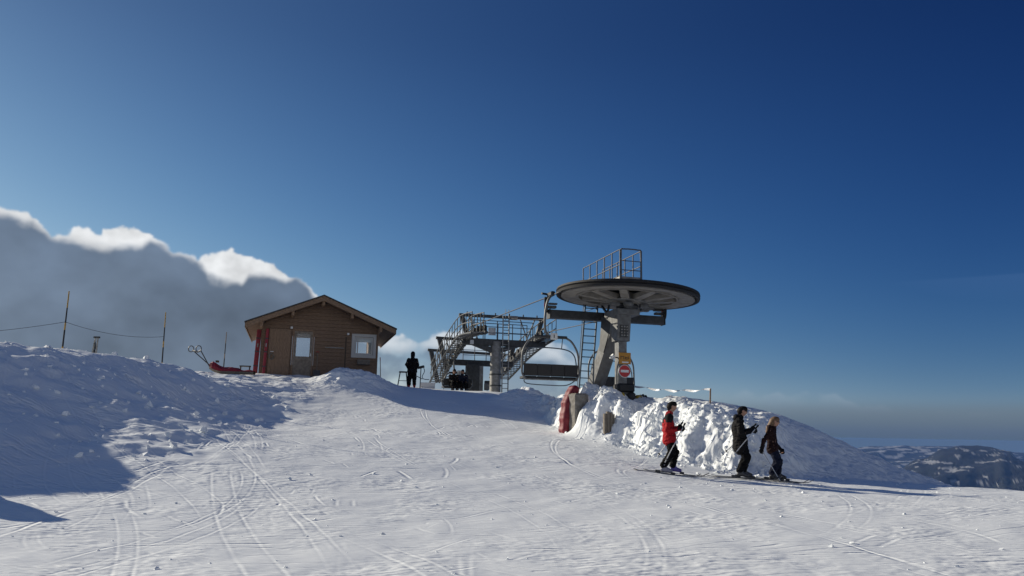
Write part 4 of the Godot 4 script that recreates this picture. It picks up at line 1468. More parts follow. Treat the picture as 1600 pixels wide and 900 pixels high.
func make_chair(s: float, t: float, rope_y: float, seat_y: float, label: String, spread := 1.0, lean := 0.0) -> Node3D:
	var o := thing("lift_chair", label, "chair", L(s, seat_y, t), lift_b * Basis(Vector3.UP, lean), "chairs of the chairlift")
	var up := rope_y - seat_y
	var w := 1.04 * spread
	p_rbox("grip", o, mats.steel_dark, Vector3(0, up + 0.05, 0), Vector3(0.16, 0.16, 0.5), 0.03)
	p_tube("hanger", o, mats.steel, arc([Vector3(0, up, 0), Vector3(-0.12, up - 0.2, 0), Vector3(-0.2, up - 0.6, 0), Vector3(-0.22, up - 1.05, 0), Vector3(-0.16, up - 1.35, 0), Vector3(0.0, up - 1.46, 0)], 5), 0.045, 8)
	var by := up - 1.48
	p_tube("crossbar", o, mats.steel_dark, [Vector3(-0.62 * spread, by, 0), Vector3(0.62 * spread, by, 0)], 0.055, 8)
	p_rbox("number_plate", o, mats.white_plastic, Vector3(0.1, by + 0.02, 0.08), Vector3(0.26, 0.24, 0.03), 0.01)
	p_box("number", o, mats.ink, Vector3(0.1, by + 0.02, 0.097), Vector3(0.03, 0.12, 0.004))
	for sd in [-1.0, 1.0]:
		p_tube("side_arm", o, mats.steel, arc([Vector3(sd * 0.55 * spread, by, 0), Vector3(sd * 0.82 * spread, by - 0.16, 0), Vector3(sd * w, by - 0.55, 0), Vector3(sd * (w + 0.03), 0.35, 0.02), Vector3(sd * (w + 0.02), 0.06, 0.04), Vector3(sd * (w - 0.1), -0.12, 0.1)], 5), 0.038, 8)
	# seen from behind: padded backrest, the seat beyond it
	for k in 4:
		p_rbox("backrest_pad", o, mats.black_pad, Vector3((k - 1.5) * w * 0.49, 0.2, 0.06), Vector3(w * 0.482, 0.42, 0.07), 0.012, Basis(Vector3.RIGHT, 0.12))
		p_rbox("seat_pad", o, mats.black_pad, Vector3((k - 1.5) * w * 0.49, -0.06, -0.22), Vector3(w * 0.47, 0.09, 0.5), 0.02)
	p_tube("seat_frame", o, mats.steel, [Vector3(-w + 0.05, -0.13, 0.08), Vector3(w - 0.05, -0.13, 0.08)], 0.03, 6)
	p_tube("foot_rest", o, mats.steel_blue, arc([Vector3(-w + 0.05, -0.1, 0.05), Vector3(-w + 0.15, -0.28, 0.02), Vector3(0, -0.32, 0), Vector3(w * 0.6, -0.3, 0.02), Vector3(w - 0.06, -0.1, 0.05)], 4), 0.02, 6)
	p_tube("safety_bar", o, mats.steel_blue, arc([Vector3(-w + 0.06, 0.3, 0.05), Vector3(-w + 0.16, by * 0.62, 0.0), Vector3(-w * 0.5, by * 0.72, -0.05), Vector3(w * 0.5, by * 0.7, -0.05), Vector3(w - 0.14, by * 0.55, 0.0), Vector3(w - 0.06, 0.3, 0.05)], 5), 0.022, 6)
	p_tube("bar_link", o, mats.steel_blue, [Vector3(0.45, by, 0), Vector3(0.43, by * 0.72, -0.05)], 0.018, 6)
	return o

func make_lift() -> void:
	lift_o = P(980, 463, 28.0)
	wheel_y = lift_o.y
	var a := deg_to_rad(LINE_TURN)
	lift_b = Basis(Vector3(cos(a), 0, -sin(a)), Vector3.UP, Vector3(sin(a), 0, cos(a)))
	make_return_station()
	make_line_tower()
	make_ropes()
	var s := -2.3
	make_chair(s_at(860, 4.0, 1.0), 1.0, wheel_y + 0.02, y_at(588, s, 1.0), "empty four seat chair hanging beside the white guide sheave", 0.98)
	make_chair(s_at(955, 4.0, 5.6), 5.6, y_at(494, 1.6, 5.6), y_at(604, 1.6, 5.6), "empty chair hanging behind the mast with the no entry sign", 0.96)
	make_chair(s_at(714, 4.0, 19.0), 19.0, y_at(542, -2.0, 19.0), y_at(603, -2.0, 19.0), "chair carrying two dark clad riders under the catwalk", 0.8)


# ---------------------------------------------------------------- people
# a figure stands on the origin, faces +x, its right side is +z; bones: [a, b, radius at a, radius at b]
func blob(bones: Array, cell: float, k: float, m: Material, folds := 0.0) -> ArrayMesh:
	var lo := Vector3.ONE * 1e9
	var hi := Vector3.ONE * -1e9
	for b in bones:
		var r: float = maxf(b[2], b[3]) + k + cell * 2.0
		for p in [b[0], b[1]]:
			lo = lo.min(p - Vector3.ONE * r)
			hi = hi.max(p + Vector3.ONE * r)
	var n := Vector3i(((hi - lo) / cell).ceil()) + Vector3i.ONE
	var f := PackedFloat32Array()
	f.resize(n.x * n.y * n.z)
	f.fill(1e3)
	for b in bones:
		var a: Vector3 = b[0]
		var ab: Vector3 = b[1] - a
		var l2 := maxf(ab.length_squared(), 1e-9)
		var r: float = maxf(b[2], b[3]) + k + cell * 2.0
		var i0 := Vector3i(((a.min(b[1]) - Vector3.ONE * r - lo) / cell).floor()).clamp(Vector3i.ZERO, n - Vector3i.ONE)
		var i1 := Vector3i(((a.max(b[1]) + Vector3.ONE * r - lo) / cell).ceil()).clamp(Vector3i.ZERO, n - Vector3i.ONE)
		for z in range(i0.z, i1.z + 1):
			for y in range(i0.y, i1.y + 1):
				for x in range(i0.x, i1.x + 1):
					var p := lo + Vector3(x, y, z) * cell - a
					var t := clampf(p.dot(ab) / l2, 0.0, 1.0)
					var d: float = p.distance_to(ab * t) - lerpf(b[2], b[3], t)
					var i := (z * n.y + y) * n.x + x
					var o := f[i]
					if o > 100.0:
						f[i] = d
					else:
						var h := clampf(0.5 + 0.5 * (o - d) / k, 0.0, 1.0)
						f[i] = lerpf(o, d, h) - k * h * (1.0 - h)
	if folds > 0.0:   # the folds of loose cloth
		var crease := noise(91, 5.5, 2)
		for z in n.z:
			for y in n.y:
				for x in n.x:
					var i := (z * n.y + y) * n.x + x
					if absf(f[i]) < cell * 3.0:
						var p := lo + Vector3(x, y, z) * cell
						f[i] += folds * (absf(crease.get_noise_3d(p.x, p.y * 1.7, p.z)) * 2.0 - 0.5)
	# surface nets
	var v := PackedVector3Array()
	var nn := PackedVector3Array()
	var idx := PackedInt32Array()
	var at := PackedInt32Array()
	at.resize(f.size())
	at.fill(-1)
	var sx := 1
	var sy := n.x
	var sz := n.x * n.y
	for z in n.z - 1:
		for y in n.y - 1:
			for x in n.x - 1:
				var i := z * sz + y * sy + x
				if absf(f[i]) > cell * 2.0:
					continue
				var c := [f[i], f[i + sx], f[i + sy], f[i + sx + sy], f[i + sz], f[i + sx + sz], f[i + sy + sz], f[i + sx + sy + sz]]
				var inside := 0
				for q in c:
					if q < 0.0:
						inside += 1
				if inside == 0 or inside == 8:
					continue
				var sum := Vector3.ZERO
				var cnt := 0
				for e in [[0, 1], [2, 3], [4, 5], [6, 7], [0, 2], [1, 3], [4, 6], [5, 7], [0, 4], [1, 5], [2, 6], [3, 7]]:
					var fa: float = c[e[0]]
					var fb: float = c[e[1]]
					if (fa < 0.0) != (fb < 0.0):
						var t := fa / (fa - fb)
						sum += Vector3(e[0] & 1, (e[0] >> 1) & 1, e[0] >> 2).lerp(Vector3(e[1] & 1, (e[1] >> 1) & 1, e[1] >> 2), t)
						cnt += 1
				at[i] = v.size()
				v.append(lo + (Vector3(x, y, z) + sum / cnt) * cell)
				nn.append(Vector3(c[1] + c[3] + c[5] + c[7] - c[0] - c[2] - c[4] - c[6], c[2] + c[3] + c[6] + c[7] - c[0] - c[1] - c[4] - c[5], c[4] + c[5] + c[6] + c[7] - c[0] - c[1] - c[2] - c[3]).normalized())
	for z in range(1, n.z - 1):
		for y in range(1, n.y - 1):
			for x in range(1, n.x - 1):
				var i := z * sz + y * sy + x
				if absf(f[i]) > cell * 2.0:
					continue
				for e in [[sx, sy, sz], [sy, sz, sx], [sz, sx, sy]]:
					if (f[i] < 0.0) != (f[i + e[0]] < 0.0):
						var q := [at[i], at[i - e[1]], at[i - e[1] - e[2]], at[i - e[2]]]
						if q.min() < 0:
							continue
						if f[i] < 0.0:
							idx.append_array(PackedInt32Array([q[0], q[2], q[1], q[0], q[3], q[2]]))
						else:
							idx.append_array(PackedInt32Array([q[0], q[1], q[2], q[0], q[2], q[3]]))
	var arr := []
	arr.resize(Mesh.ARRAY_MAX)
	arr[Mesh.ARRAY_VERTEX] = v
	arr[Mesh.ARRAY_NORMAL] = nn
	arr[Mesh.ARRAY_INDEX] = idx
	var am := ArrayMesh.new()
	am.add_surface_from_arrays(Mesh.PRIMITIVE_TRIANGLES, arr)
	am.surface_set_material(0, m)
	return am

func hand_bones(wrist: Vector3, dir: Vector3, palm: Vector3, curl: float, grow: float) -> Array:
	# a palm, four bent fingers of unequal length and a thumb from the palm's side
	dir = dir.normalized()
	var across := dir.cross(palm).normalized()
	palm = across.cross(dir).normalized()
	var out := [[wrist, wrist + dir * 0.045, 0.027 + grow, 0.03 + grow]]
	for k in 4:
		var root := wrist + dir * 0.085 + across * (k - 1.5) * 0.021
		out.append([wrist + dir * 0.03 + across * (k - 1.5) * 0.013, root, 0.015 + grow, 0.012 + grow])
		var lengths := [0.066, 0.078, 0.072, 0.056]
		var at := root
		var turn := 0.0
		for j in 3:
			turn += curl * (0.8 if j == 0 else 1.0)
			var step: float = lengths[k] * [0.45, 0.32, 0.26][j]
			var to := at + (dir * cos(turn) + palm * sin(turn)) * step
			out.append([at, to, 0.0095 + grow * 0.7, 0.0085 + grow * 0.6])
			at = to
	var t0 := wrist + dir * 0.03 - across * 0.03
	var t1 := t0 + (dir * 0.6 - across * 0.6 + palm * 0.5).normalized() * 0.04
	out.append([t0, t1, 0.014 + grow, 0.011 + grow])
	out.append([t1, t1 + (dir * 0.7 + palm * 0.7).normalized() * 0.032, 0.011 + grow * 0.7, 0.009 + grow * 0.6])
	return out

# pose: joints by name; look: materials by name
func person(at: Vector3, turn: float, label: String, j: Dictionary, look: Dictionary, group := "") -> Node3D:
	var o := thing("person", label, "person", at, Basis(Vector3.UP, turn), group)
	var neck: Vector3 = j.neck
	var head: Vector3 = j.head
	var face: Vector3 = (j.gaze as Vector3).normalized()
	var up := (head - neck).normalized()
	var chest: Vector3 = j.chest
	var hip: Vector3 = j.hip
	var sideways := face.cross(up).normalized()
	var g: float = j.get("bulk", 1.0)
	var torso := []
	for s in [-1.0, 1.0]:
		torso.append([hip + Vector3(0, 0, s * 0.075), chest + Vector3(0, -0.02, s * 0.085), 0.125 * g, 0.13 * g])
	torso.append([chest, neck - up * 0.03, 0.13 * g, 0.075])
	var arms := []
	var legs := []
	for k in 2:
		var s := "l" if k == 0 else "r"
		torso.append([chest + Vector3(0, 0.06, 0), j["shoulder_" + s], 0.1 * g, 0.078 * g])
		arms.append([j["shoulder_" + s], j["elbow_" + s], 0.075 * g, 0.056 * g])
		arms.append([j["elbow_" + s], j["wrist_" + s], 0.056 * g, 0.042])
		legs.append([j["hip_" + s], j["knee_" + s], 0.115 * g, 0.09 * g])
		legs.append([j["knee_" + s], (j["ankle_" + s] as Vector3) + Vector3(0, 0.06, 0), 0.09 * g, 0.086])
	var skull := [
		[head + up * 0.035 - face * 0.018, head + up * 0.02 + face * 0.015, 0.092, 0.085], [head - up * 0.02 + face * 0.025, head - up * 0.07 + face * 0.045, 0.068, 0.045],
		[head + up * 0.005 + face * 0.09, head - up * 0.025 + face * 0.112, 0.012, 0.017], [head - up * 0.055 + face * 0.085 - sideways * 0.015, head - up * 0.055 + face * 0.085 + sideways * 0.015, 0.014, 0.014],
		[head + up * 0.03 + face * 0.08 - sideways * 0.03, head + up * 0.03 + face * 0.08 + sideways * 0.03, 0.016, 0.016], [neck - up * 0.06, head - up * 0.05, 0.058, 0.055],
		[head + sideways * 0.088 - up * 0.01, head + sideways * 0.094 + up * 0.02, 0.014, 0.02], [head - sideways * 0.088 - up * 0.01, head - sideways * 0.094 + up * 0.02, 0.014, 0.02]]
	var slim := func(list: Array, less: float) -> Array: return list.map(func(b): return [b[0], b[1], b[2] - less, b[3] - less])
	var feet := []
	for s in ["l", "r"]:
		feet.append([j["ankle_" + s], j["toe_" + s], 0.05, 0.04])
	var hands := []
	for s in ["l", "r"]:
		hands.append_array(hand_bones(j["wrist_" + s], j["grip_" + s], j.get("palm_" + s, Vector3(0, 0, 1.0 if s == "l" else -1.0)), j.get("curl_" + s, 0.9), -0.004))
	put("body", blob(slim.call(torso, 0.02) + slim.call(arms, 0.016) + slim.call(legs, 0.035) + feet + hands + skull, 0.018, 0.03, mats.skin), o)
	# clothes
	var coat: Array = torso + arms
	var hem: float = j.get("hem", 0.1)
	for s in [-1.0, 1.0]:
		coat = coat + [[hip + Vector3(0, 0, s * 0.07), hip + Vector3(-0.01, -hem, s * 0.075), 0.148 * g, 0.152 * g]]
	coat = coat + [[neck - up * 0.05, neck + up * 0.02, 0.085, 0.078]]
	put("jacket", blob(coat, 0.016, 0.035, look.jacket, 0.022), o)
	if look.has("yoke"):
		put("shoulder_yoke", blob([[chest + Vector3(0.0, 0.06, 0), neck - up * 0.08, 0.138 * g, 0.09], [chest + Vector3(0, 0.06, 0), j.shoulder_r + Vector3(0, 0.008, 0), 0.108 * g, 0.088 * g], [chest + Vector3(0, 0.06, 0), j.shoulder_l + Vector3(0, 0.008, 0), 0.108 * g, 0.088 * g], [j.shoulder_r + Vector3(0, 0.012, 0.006), (j.shoulder_r as Vector3).lerp(j.elbow_r, 0.45), 0.09 * g, 0.07 * g]], 0.016, 0.03, look.yoke), o)
	put("trousers", blob(legs + [[hip + Vector3(0, -0.02, -0.06), hip + Vector3(0, -0.02, 0.06), 0.13 * g, 0.13 * g]], 0.016, 0.04, look.trousers, 0.024), o)
	for s in ["l", "r"]:
		var a: Vector3 = j["ankle_" + s]
		var t: Vector3 = j["toe_" + s]
		var f := Vector3(t.x - a.x, 0, t.z - a.z).normalized()
		put("boot", blob([[a + Vector3(0, 0.12, 0) + f * 0.03, a + Vector3(0, -0.01, 0), 0.07, 0.066], [a + Vector3(0, -0.035, 0) - f * 0.03, t, 0.05, 0.042], [a + f * 0.02, t + Vector3(0, 0.012, 0), 0.056, 0.034]], 0.012, 0.025, look.get("boot_" + s, look.boot)), o)
		put("glove", blob(hand_bones(j["wrist_" + s], j["grip_" + s], j.get("palm_" + s, Vector3(0, 0, 1.0 if s == "l" else -1.0)), j.get("curl_" + s, 0.9), 0.011) + [[(j["wrist_" + s] as Vector3).lerp(j["elbow_" + s], 0.25), j["wrist_" + s], 0.05, 0.04]], 0.009, 0.012, look.get("cuff_" + s, look.glove)), o)
	# hair, or a hood or cap
	var hair := [[head + up * 0.05 - face * 0.022, head + up * 0.035 - face * 0.05, 0.096, 0.094], [head + up * 0.075 + face * 0.02, head + up * 0.06 - face * 0.02, 0.075, 0.085], [head - up * 0.02 - face * 0.06, head - up * 0.06 - face * 0.055, 0.075, 0.05]]
	if look.has("long_hair"):
		hair = hair + [[head - face * 0.06, neck - face * 0.1 - up * 0.02, 0.085, 0.07], [neck - face * 0.1 - up * 0.02, neck - face * 0.11 - up * 0.13, 0.07, 0.045]]
	if look.has("hood"):
		hair = hair + [[head - up * 0.06 - face * 0.02, neck, 0.1, 0.095], [head + up * 0.02 - face * 0.01, head - up * 0.05 - face * 0.015, 0.104, 0.102]]
	put(look.get("hair_name", "hair"), blob(hair, 0.012, 0.03, look.hair), o)
	if look.has("hood_down"):
		put("hood", blob([[neck - face * 0.09 + sideways * 0.06, neck - face * 0.09 - sideways * 0.06, 0.065, 0.065], [neck - face * 0.1 - up * 0.06, neck - face * 0.1, 0.05, 0.07]], 0.014, 0.03, look.jacket), o)
	if look.has("glasses"):
		put("sunglasses", blob([[head + up * 0.018 + face * 0.094 - sideways * 0.035, head + up * 0.018 + face * 0.094 - sideways * 0.03, 0.02, 0.02], [head + up * 0.018 + face * 0.094 + sideways * 0.035, head + up * 0.018 + face * 0.094 + sideways * 0.03, 0.02, 0.02], [head + up * 0.02 + face * 0.09 - sideways * 0.07, head + up * 0.015 - sideways * 0.094, 0.01, 0.008], [head + up * 0.02 + face * 0.09 + sideways * 0.07, head + up * 0.015 + sideways * 0.094, 0.01, 0.008]], 0.007, 0.008, mats.goggle), o)
	return o

func ski_pole(a: Vector3, b: Vector3, label: String, group: String) -> void:   # from the grip's top to the tip, in the world
	var y := (a - b).normalized()
	var x := y.cross(Vector3.BACK).normalized()
	var o := thing("ski_pole", label, "ski pole", b, Basis(x, y, x.cross(y)), group)
	var l := a.distance_to(b)
	p_tube("shaft", o, mats.alloy, [Vector3(0, 0.0, 0), Vector3(0, l - 0.12, 0)], 0.011, 8)
	p_tube("grip", o, mats.glove_black, [Vector3(0, l - 0.13, 0), Vector3(0, l - 0.02, 0), Vector3(0, l, 0)], 0.019, 8, 0.024)
	p_lathe("basket", o, mats.boot_dark, [[0.012, 0.1], [0.045, 0.075], [0.045, 0.068], [0.012, 0.08]], 14)

func make_skier(px: float, py: float, d: float, turn: float, label: String, who: String, j: Dictionary, look: Dictionary, skis: Array, poles: Array) -> void:
	var at := P(px, py, d)
	at.y = ground(at)
	var frame := Transform3D(Basis(Vector3.UP, turn), at)
	# stand level on the slope under the boots
	var raised := 0.035
	var size: float = j.get("size", 1.0)
	frame.basis = frame.basis.scaled(Vector3.ONE * size)
	person(at + Vector3(0, raised, 0), turn, label, j, look, "skiers gliding past the snow bank").scale = Vector3.ONE * size
	for k in 2:
		var s := "l" if k == 0 else "r"
		var ank: Vector3 = j["ankle_" + s]
		var toe: Vector3 = j["toe_" + s]
		var f := Vector3(toe.x - ank.x, 0, toe.z - ank.z).normalized()
		var mid := frame * (Vector3(ank.x, 0, ank.z) + f * 0.08)
		var fw := (frame.basis * f).normalized()
		var len_: float = skis[0]
		var h0 := height(mid.x - fw.x * len_ * 0.4, -(mid.z - fw.z * len_ * 0.4), true)
		var h1 := height(mid.x + fw.x * len_ * 0.4, -(mid.z + fw.z * len_ * 0.4), true)
		var xd := Vector3(fw.x, (h1 - h0) / (len_ * 0.8), fw.z).normalized()
		var zd := xd.cross(Vector3.UP).normalized()
		var o := thing("ski", "dark ski on the %s foot of the %s" % [["left", "right"][k], who], "ski", Vector3(mid.x, at.y + 0.018, mid.z), Basis(xd, zd.cross(xd), zd), "skis of the %s" % who)
		ski_parts(o, len_, skis[1])
	for k in 2:
		var p: Array = poles[1 - k if who.begins_with("woman") else k]
		ski_pole(frame * p[0], frame * p[1], "ski pole in the %s hand of the %s" % [["left", "right"][k], who], "poles of the %s" % who)

func make_people() -> void:
	var V := func(x: float, y: float, z: float) -> Vector3: return Vector3(x, y, z)
	make_skier(1049, 742, 20.0, -0.05, "man in red jacket with black shoulders and black trousers gliding on skis", "man in the red jacket",
		{"hip": V.call(-0.03, 0.87, 0), "chest": V.call(-0.06, 1.22, 0), "neck": V.call(-0.02, 1.46, 0), "head": V.call(0.05, 1.63, 0), "gaze": V.call(1, -0.02, 0.05),
		"shoulder_l": V.call(-0.03, 1.36, -0.2), "elbow_l": V.call(-0.12, 1.06, -0.25), "wrist_l": V.call(0.2, 1.12, -0.16), "shoulder_r": V.call(-0.05, 1.36, 0.2), "elbow_r": V.call(-0.13, 1.05, 0.26), "wrist_r": V.call(0.22, 1.08, 0.14),
		"grip_l": V.call(1, 0.25, 0), "grip_r": V.call(1, 0.3, 0), "curl_l": 1.0, "curl_r": 1.0,
		"hip_l": V.call(-0.03, 0.86, -0.1), "knee_l": V.call(0.12, 0.5, -0.12), "ankle_l": V.call(0.06, 0.12, -0.13), "toe_l": V.call(0.24, 0.05, -0.14),
		"hip_r": V.call(-0.03, 0.86, 0.1), "knee_r": V.call(0.0, 0.5, 0.12), "ankle_r": V.call(-0.21, 0.12, 0.13), "toe_r": V.call(-0.03, 0.05, 0.14), "hem": 0.06, "bulk": 1.05, "size": 0.97},
		{"jacket": mats.jacket_red, "yoke": mats.jacket_black, "trousers": mats.trousers_black, "boot": mats.boot_violet, "boot_r": mats.boot_pale, "glove": mats.glove_black, "hair": mats.hair_dark},
		[1.6, mats.ski_dark], [[V.call(0.33, 1.3, -0.12), V.call(-0.3, 0.42, -0.3)], [V.call(0.34, 1.27, 0.18), V.call(-0.2, 0.3, 0.34)]])
	make_skier(1160, 748, 20.0, -0.08, "man in a long black jacket and black trousers holding poles forward", "man in the long black jacket",
		{"hip": V.call(-0.02, 0.9, 0), "chest": V.call(-0.07, 1.26, 0), "neck": V.call(-0.01, 1.5, 0), "head": V.call(0.06, 1.64, 0), "gaze": V.call(1, -0.05, 0.05),
		"shoulder_l": V.call(-0.04, 1.4, -0.22), "elbow_l": V.call(0.0, 1.1, -0.26), "wrist_l": V.call(0.28, 1.2, -0.16), "shoulder_r": V.call(-0.06, 1.4, 0.22), "elbow_r": V.call(-0.06, 1.08, 0.27), "wrist_r": V.call(0.26, 1.15, 0.16),
		"grip_l": V.call(1, 0.25, 0), "grip_r": V.call(1, 0.3, 0), "curl_l": 1.0, "curl_r": 1.0,
		"hip_l": V.call(-0.02, 0.88, -0.1), "knee_l": V.call(0.14, 0.5, -0.11), "ankle_l": V.call(0.06, 0.12, -0.12), "toe_l": V.call(0.24, 0.05, -0.12),
		"hip_r": V.call(-0.02, 0.88, 0.1), "knee_r": V.call(0.09, 0.5, 0.12), "ankle_r": V.call(-0.08, 0.12, 0.13), "toe_r": V.call(0.1, 0.05, 0.13), "hem": 0.17, "bulk": 1.15, "size": 0.96},
		{"jacket": mats.jacket_black, "trousers": mats.trousers_black, "boot": mats.boot_dark, "glove": mats.glove_black, "cuff_r": mats.glove_black, "hair": mats.hair_dark, "hood_down": true, "glasses": true},
		[1.7, mats.ski_dark], [[V.call(0.42, 1.38, -0.12), V.call(-0.38, 0.62, -0.32)], [V.call(0.4, 1.34, 0.2), V.call(-0.26, 0.6, 0.36)]])
	make_skier(1212, 752, 20.1, -0.35, "woman with long fair hair in a dark brown jacket and black trousers", "woman in the brown jacket",
		{"hip": V.call(-0.04, 0.82, 0), "chest": V.call(-0.06, 1.12, 0), "neck": V.call(-0.01, 1.33, 0), "head": V.call(0.04, 1.47, 0), "gaze": V.call(1, -0.08, -0.1),
		"shoulder_l": V.call(-0.03, 1.23, -0.18), "elbow_l": V.call(-0.02, 0.97, -0.24), "wrist_l": V.call(0.14, 0.78, -0.22), "shoulder_r": V.call(-0.06, 1.23, 0.18), "elbow_r": V.call(-0.24, 1.0, 0.25), "wrist_r": V.call(-0.3, 0.78, 0.22),
		"grip_l": V.call(0.5, -0.8, 0), "grip_r": V.call(-0.1, -1, 0), "curl_l": 0.5, "curl_r": 0.9,
		"hip_l": V.call(-0.04, 0.8, -0.09), "knee_l": V.call(0.1, 0.46, -0.1), "ankle_l": V.call(0.06, 0.12, -0.11), "toe_l": V.call(0.23, 0.05, -0.11),
		"hip_r": V.call(-0.04, 0.8, 0.09), "knee_r": V.call(0.06, 0.46, 0.11), "ankle_r": V.call(-0.07, 0.12, 0.12), "toe_r": V.call(0.1, 0.05, 0.12), "hem": 0.05, "bulk": 0.95, "size": 0.94},
		{"jacket": mats.jacket_brown, "trousers": mats.cloth_navy, "boot": mats.boot_dark, "glove": mats.glove_black, "hair": mats.hair_blond, "long_hair": true, "hood_down": true, "glasses": true},
		[1.5, mats.ski_dark], [[V.call(-0.34, 0.86, 0.24), V.call(0.12, 0.03, 0.36)], [V.call(0.16, 0.84, -0.22), V.call(0.0, 0.03, -0.4)]])
	# the attendant on the crest, seen from behind
	var a := P(643, 606, 40.0)
	a.y = ground(a)
	person(a, 1.75, "attendant in black jacket and trousers standing beside a stool on the crest", 
		{"hip": V.call(0, 0.92, 0), "chest": V.call(-0.01, 1.27, 0), "neck": V.call(0.0, 1.5, 0), "head": V.call(0.02, 1.65, 0), "gaze": V.call(1, 0, -0.3),
		"shoulder_l": V.call(0, 1.37, -0.19), "elbow_l": V.call(-0.08, 1.12, -0.3), "wrist_l": V.call(0.08, 0.98, -0.22), "shoulder_r": V.call(0, 1.37, 0.19), "elbow_r": V.call(-0.02, 1.12, 0.27), "wrist_r": V.call(0.14, 0.98, 0.24),
		"grip_l": V.call(0.7, -0.6, 0.2), "grip_r": V.call(0.8, -0.5, 0), "curl_l": 0.5, "curl_r": 0.5,
		"hip_l": V.call(0, 0.9, -0.1), "knee_l": V.call(0.03, 0.5, -0.12), "ankle_l": V.call(0, 0.1, -0.13), "toe_l": V.call(0.17, 0.04, -0.15),
		"hip_r": V.call(0, 0.9, 0.1), "knee_r": V.call(0.03, 0.5, 0.12), "ankle_r": V.call(0, 0.1, 0.13), "toe_r": V.call(0.17, 0.04, 0.15), "hem": 0.12, "bulk": 1.12},
		{"jacket": mats.jacket_black, "trousers": mats.trousers_black, "boot": mats.red_paint, "glove": mats.glove_black, "hair": mats.jacket_black, "hair_name": "cap", "hood": true})
	# two riders on the arriving chair
	for k in 2:
		var t := 19.0
		var s := s_at([707, 721][k], 4.0, t)
		var seat := y_at(603, -2.0, t)
		var p := L(s, seat - 0.46, t)
		var z := 1.0 if k == 0 else -1.0
		person(p + lift_b.z * 0.12, PI * 1.5 + deg_to_rad(LINE_TURN), ["rider in black sitting hunched on the arriving chair", "rider in a navy jacket sitting upright on the arriving chair"][k],
			{"hip": V.call(0.06, 0.53, 0), "chest": V.call(0.1 if k == 0 else 0.02, 0.87, 0), "neck": V.call(0.15 if k == 0 else 0.05, 1.1, 0), "head": V.call(0.24 if k == 0 else 0.1, 1.24, 0), "gaze": V.call(1, -0.35 if k == 0 else -0.05, 0.2 * z),
			"shoulder_l": V.call(0.1, 1.0, -0.2), "elbow_l": V.call(0.16, 0.74, -0.25), "wrist_l": V.call(0.4, 0.68, -0.16), "shoulder_r": V.call(0.1, 1.0, 0.2), "elbow_r": V.call(0.16, 0.74, 0.25), "wrist_r": V.call(0.4, 0.68, 0.16),
			"grip_l": V.call(1, -0.1, 0.2), "grip_r": V.call(1, -0.1, -0.2),
			"hip_l": V.call(0.08, 0.53, -0.1), "knee_l": V.call(0.52, 0.5, -0.13), "ankle_l": V.call(0.56, 0.12, -0.13), "toe_l": V.call(0.74, 0.06, -0.14),
			"hip_r": V.call(0.08, 0.53, 0.1), "knee_r": V.call(0.52, 0.5, 0.13), "ankle_r": V.call(0.56, 0.12, 0.13), "toe_r": V.call(0.74, 0.06, 0.14), "hem": 0.03, "bulk": 1.1},
			{"jacket": mats.jacket_black if k == 0 else mats.cloth_navy, "trousers": mats.trousers_black, "boot": mats.boot_dark, "glove": mats.glove_black, "hair": mats.jacket_black if k == 0 else mats.cloth_navy, "hair_name": "cap", "glasses": true}, "riders on the arriving chair")


# ---------------------------------------------------------------- smaller things on the snow
func on_snow(px: float, py: float, d: float, sink := 0.0) -> Vector3:
	var p := P(px, py, d)
	p.y = ground(p) - sink
	return p

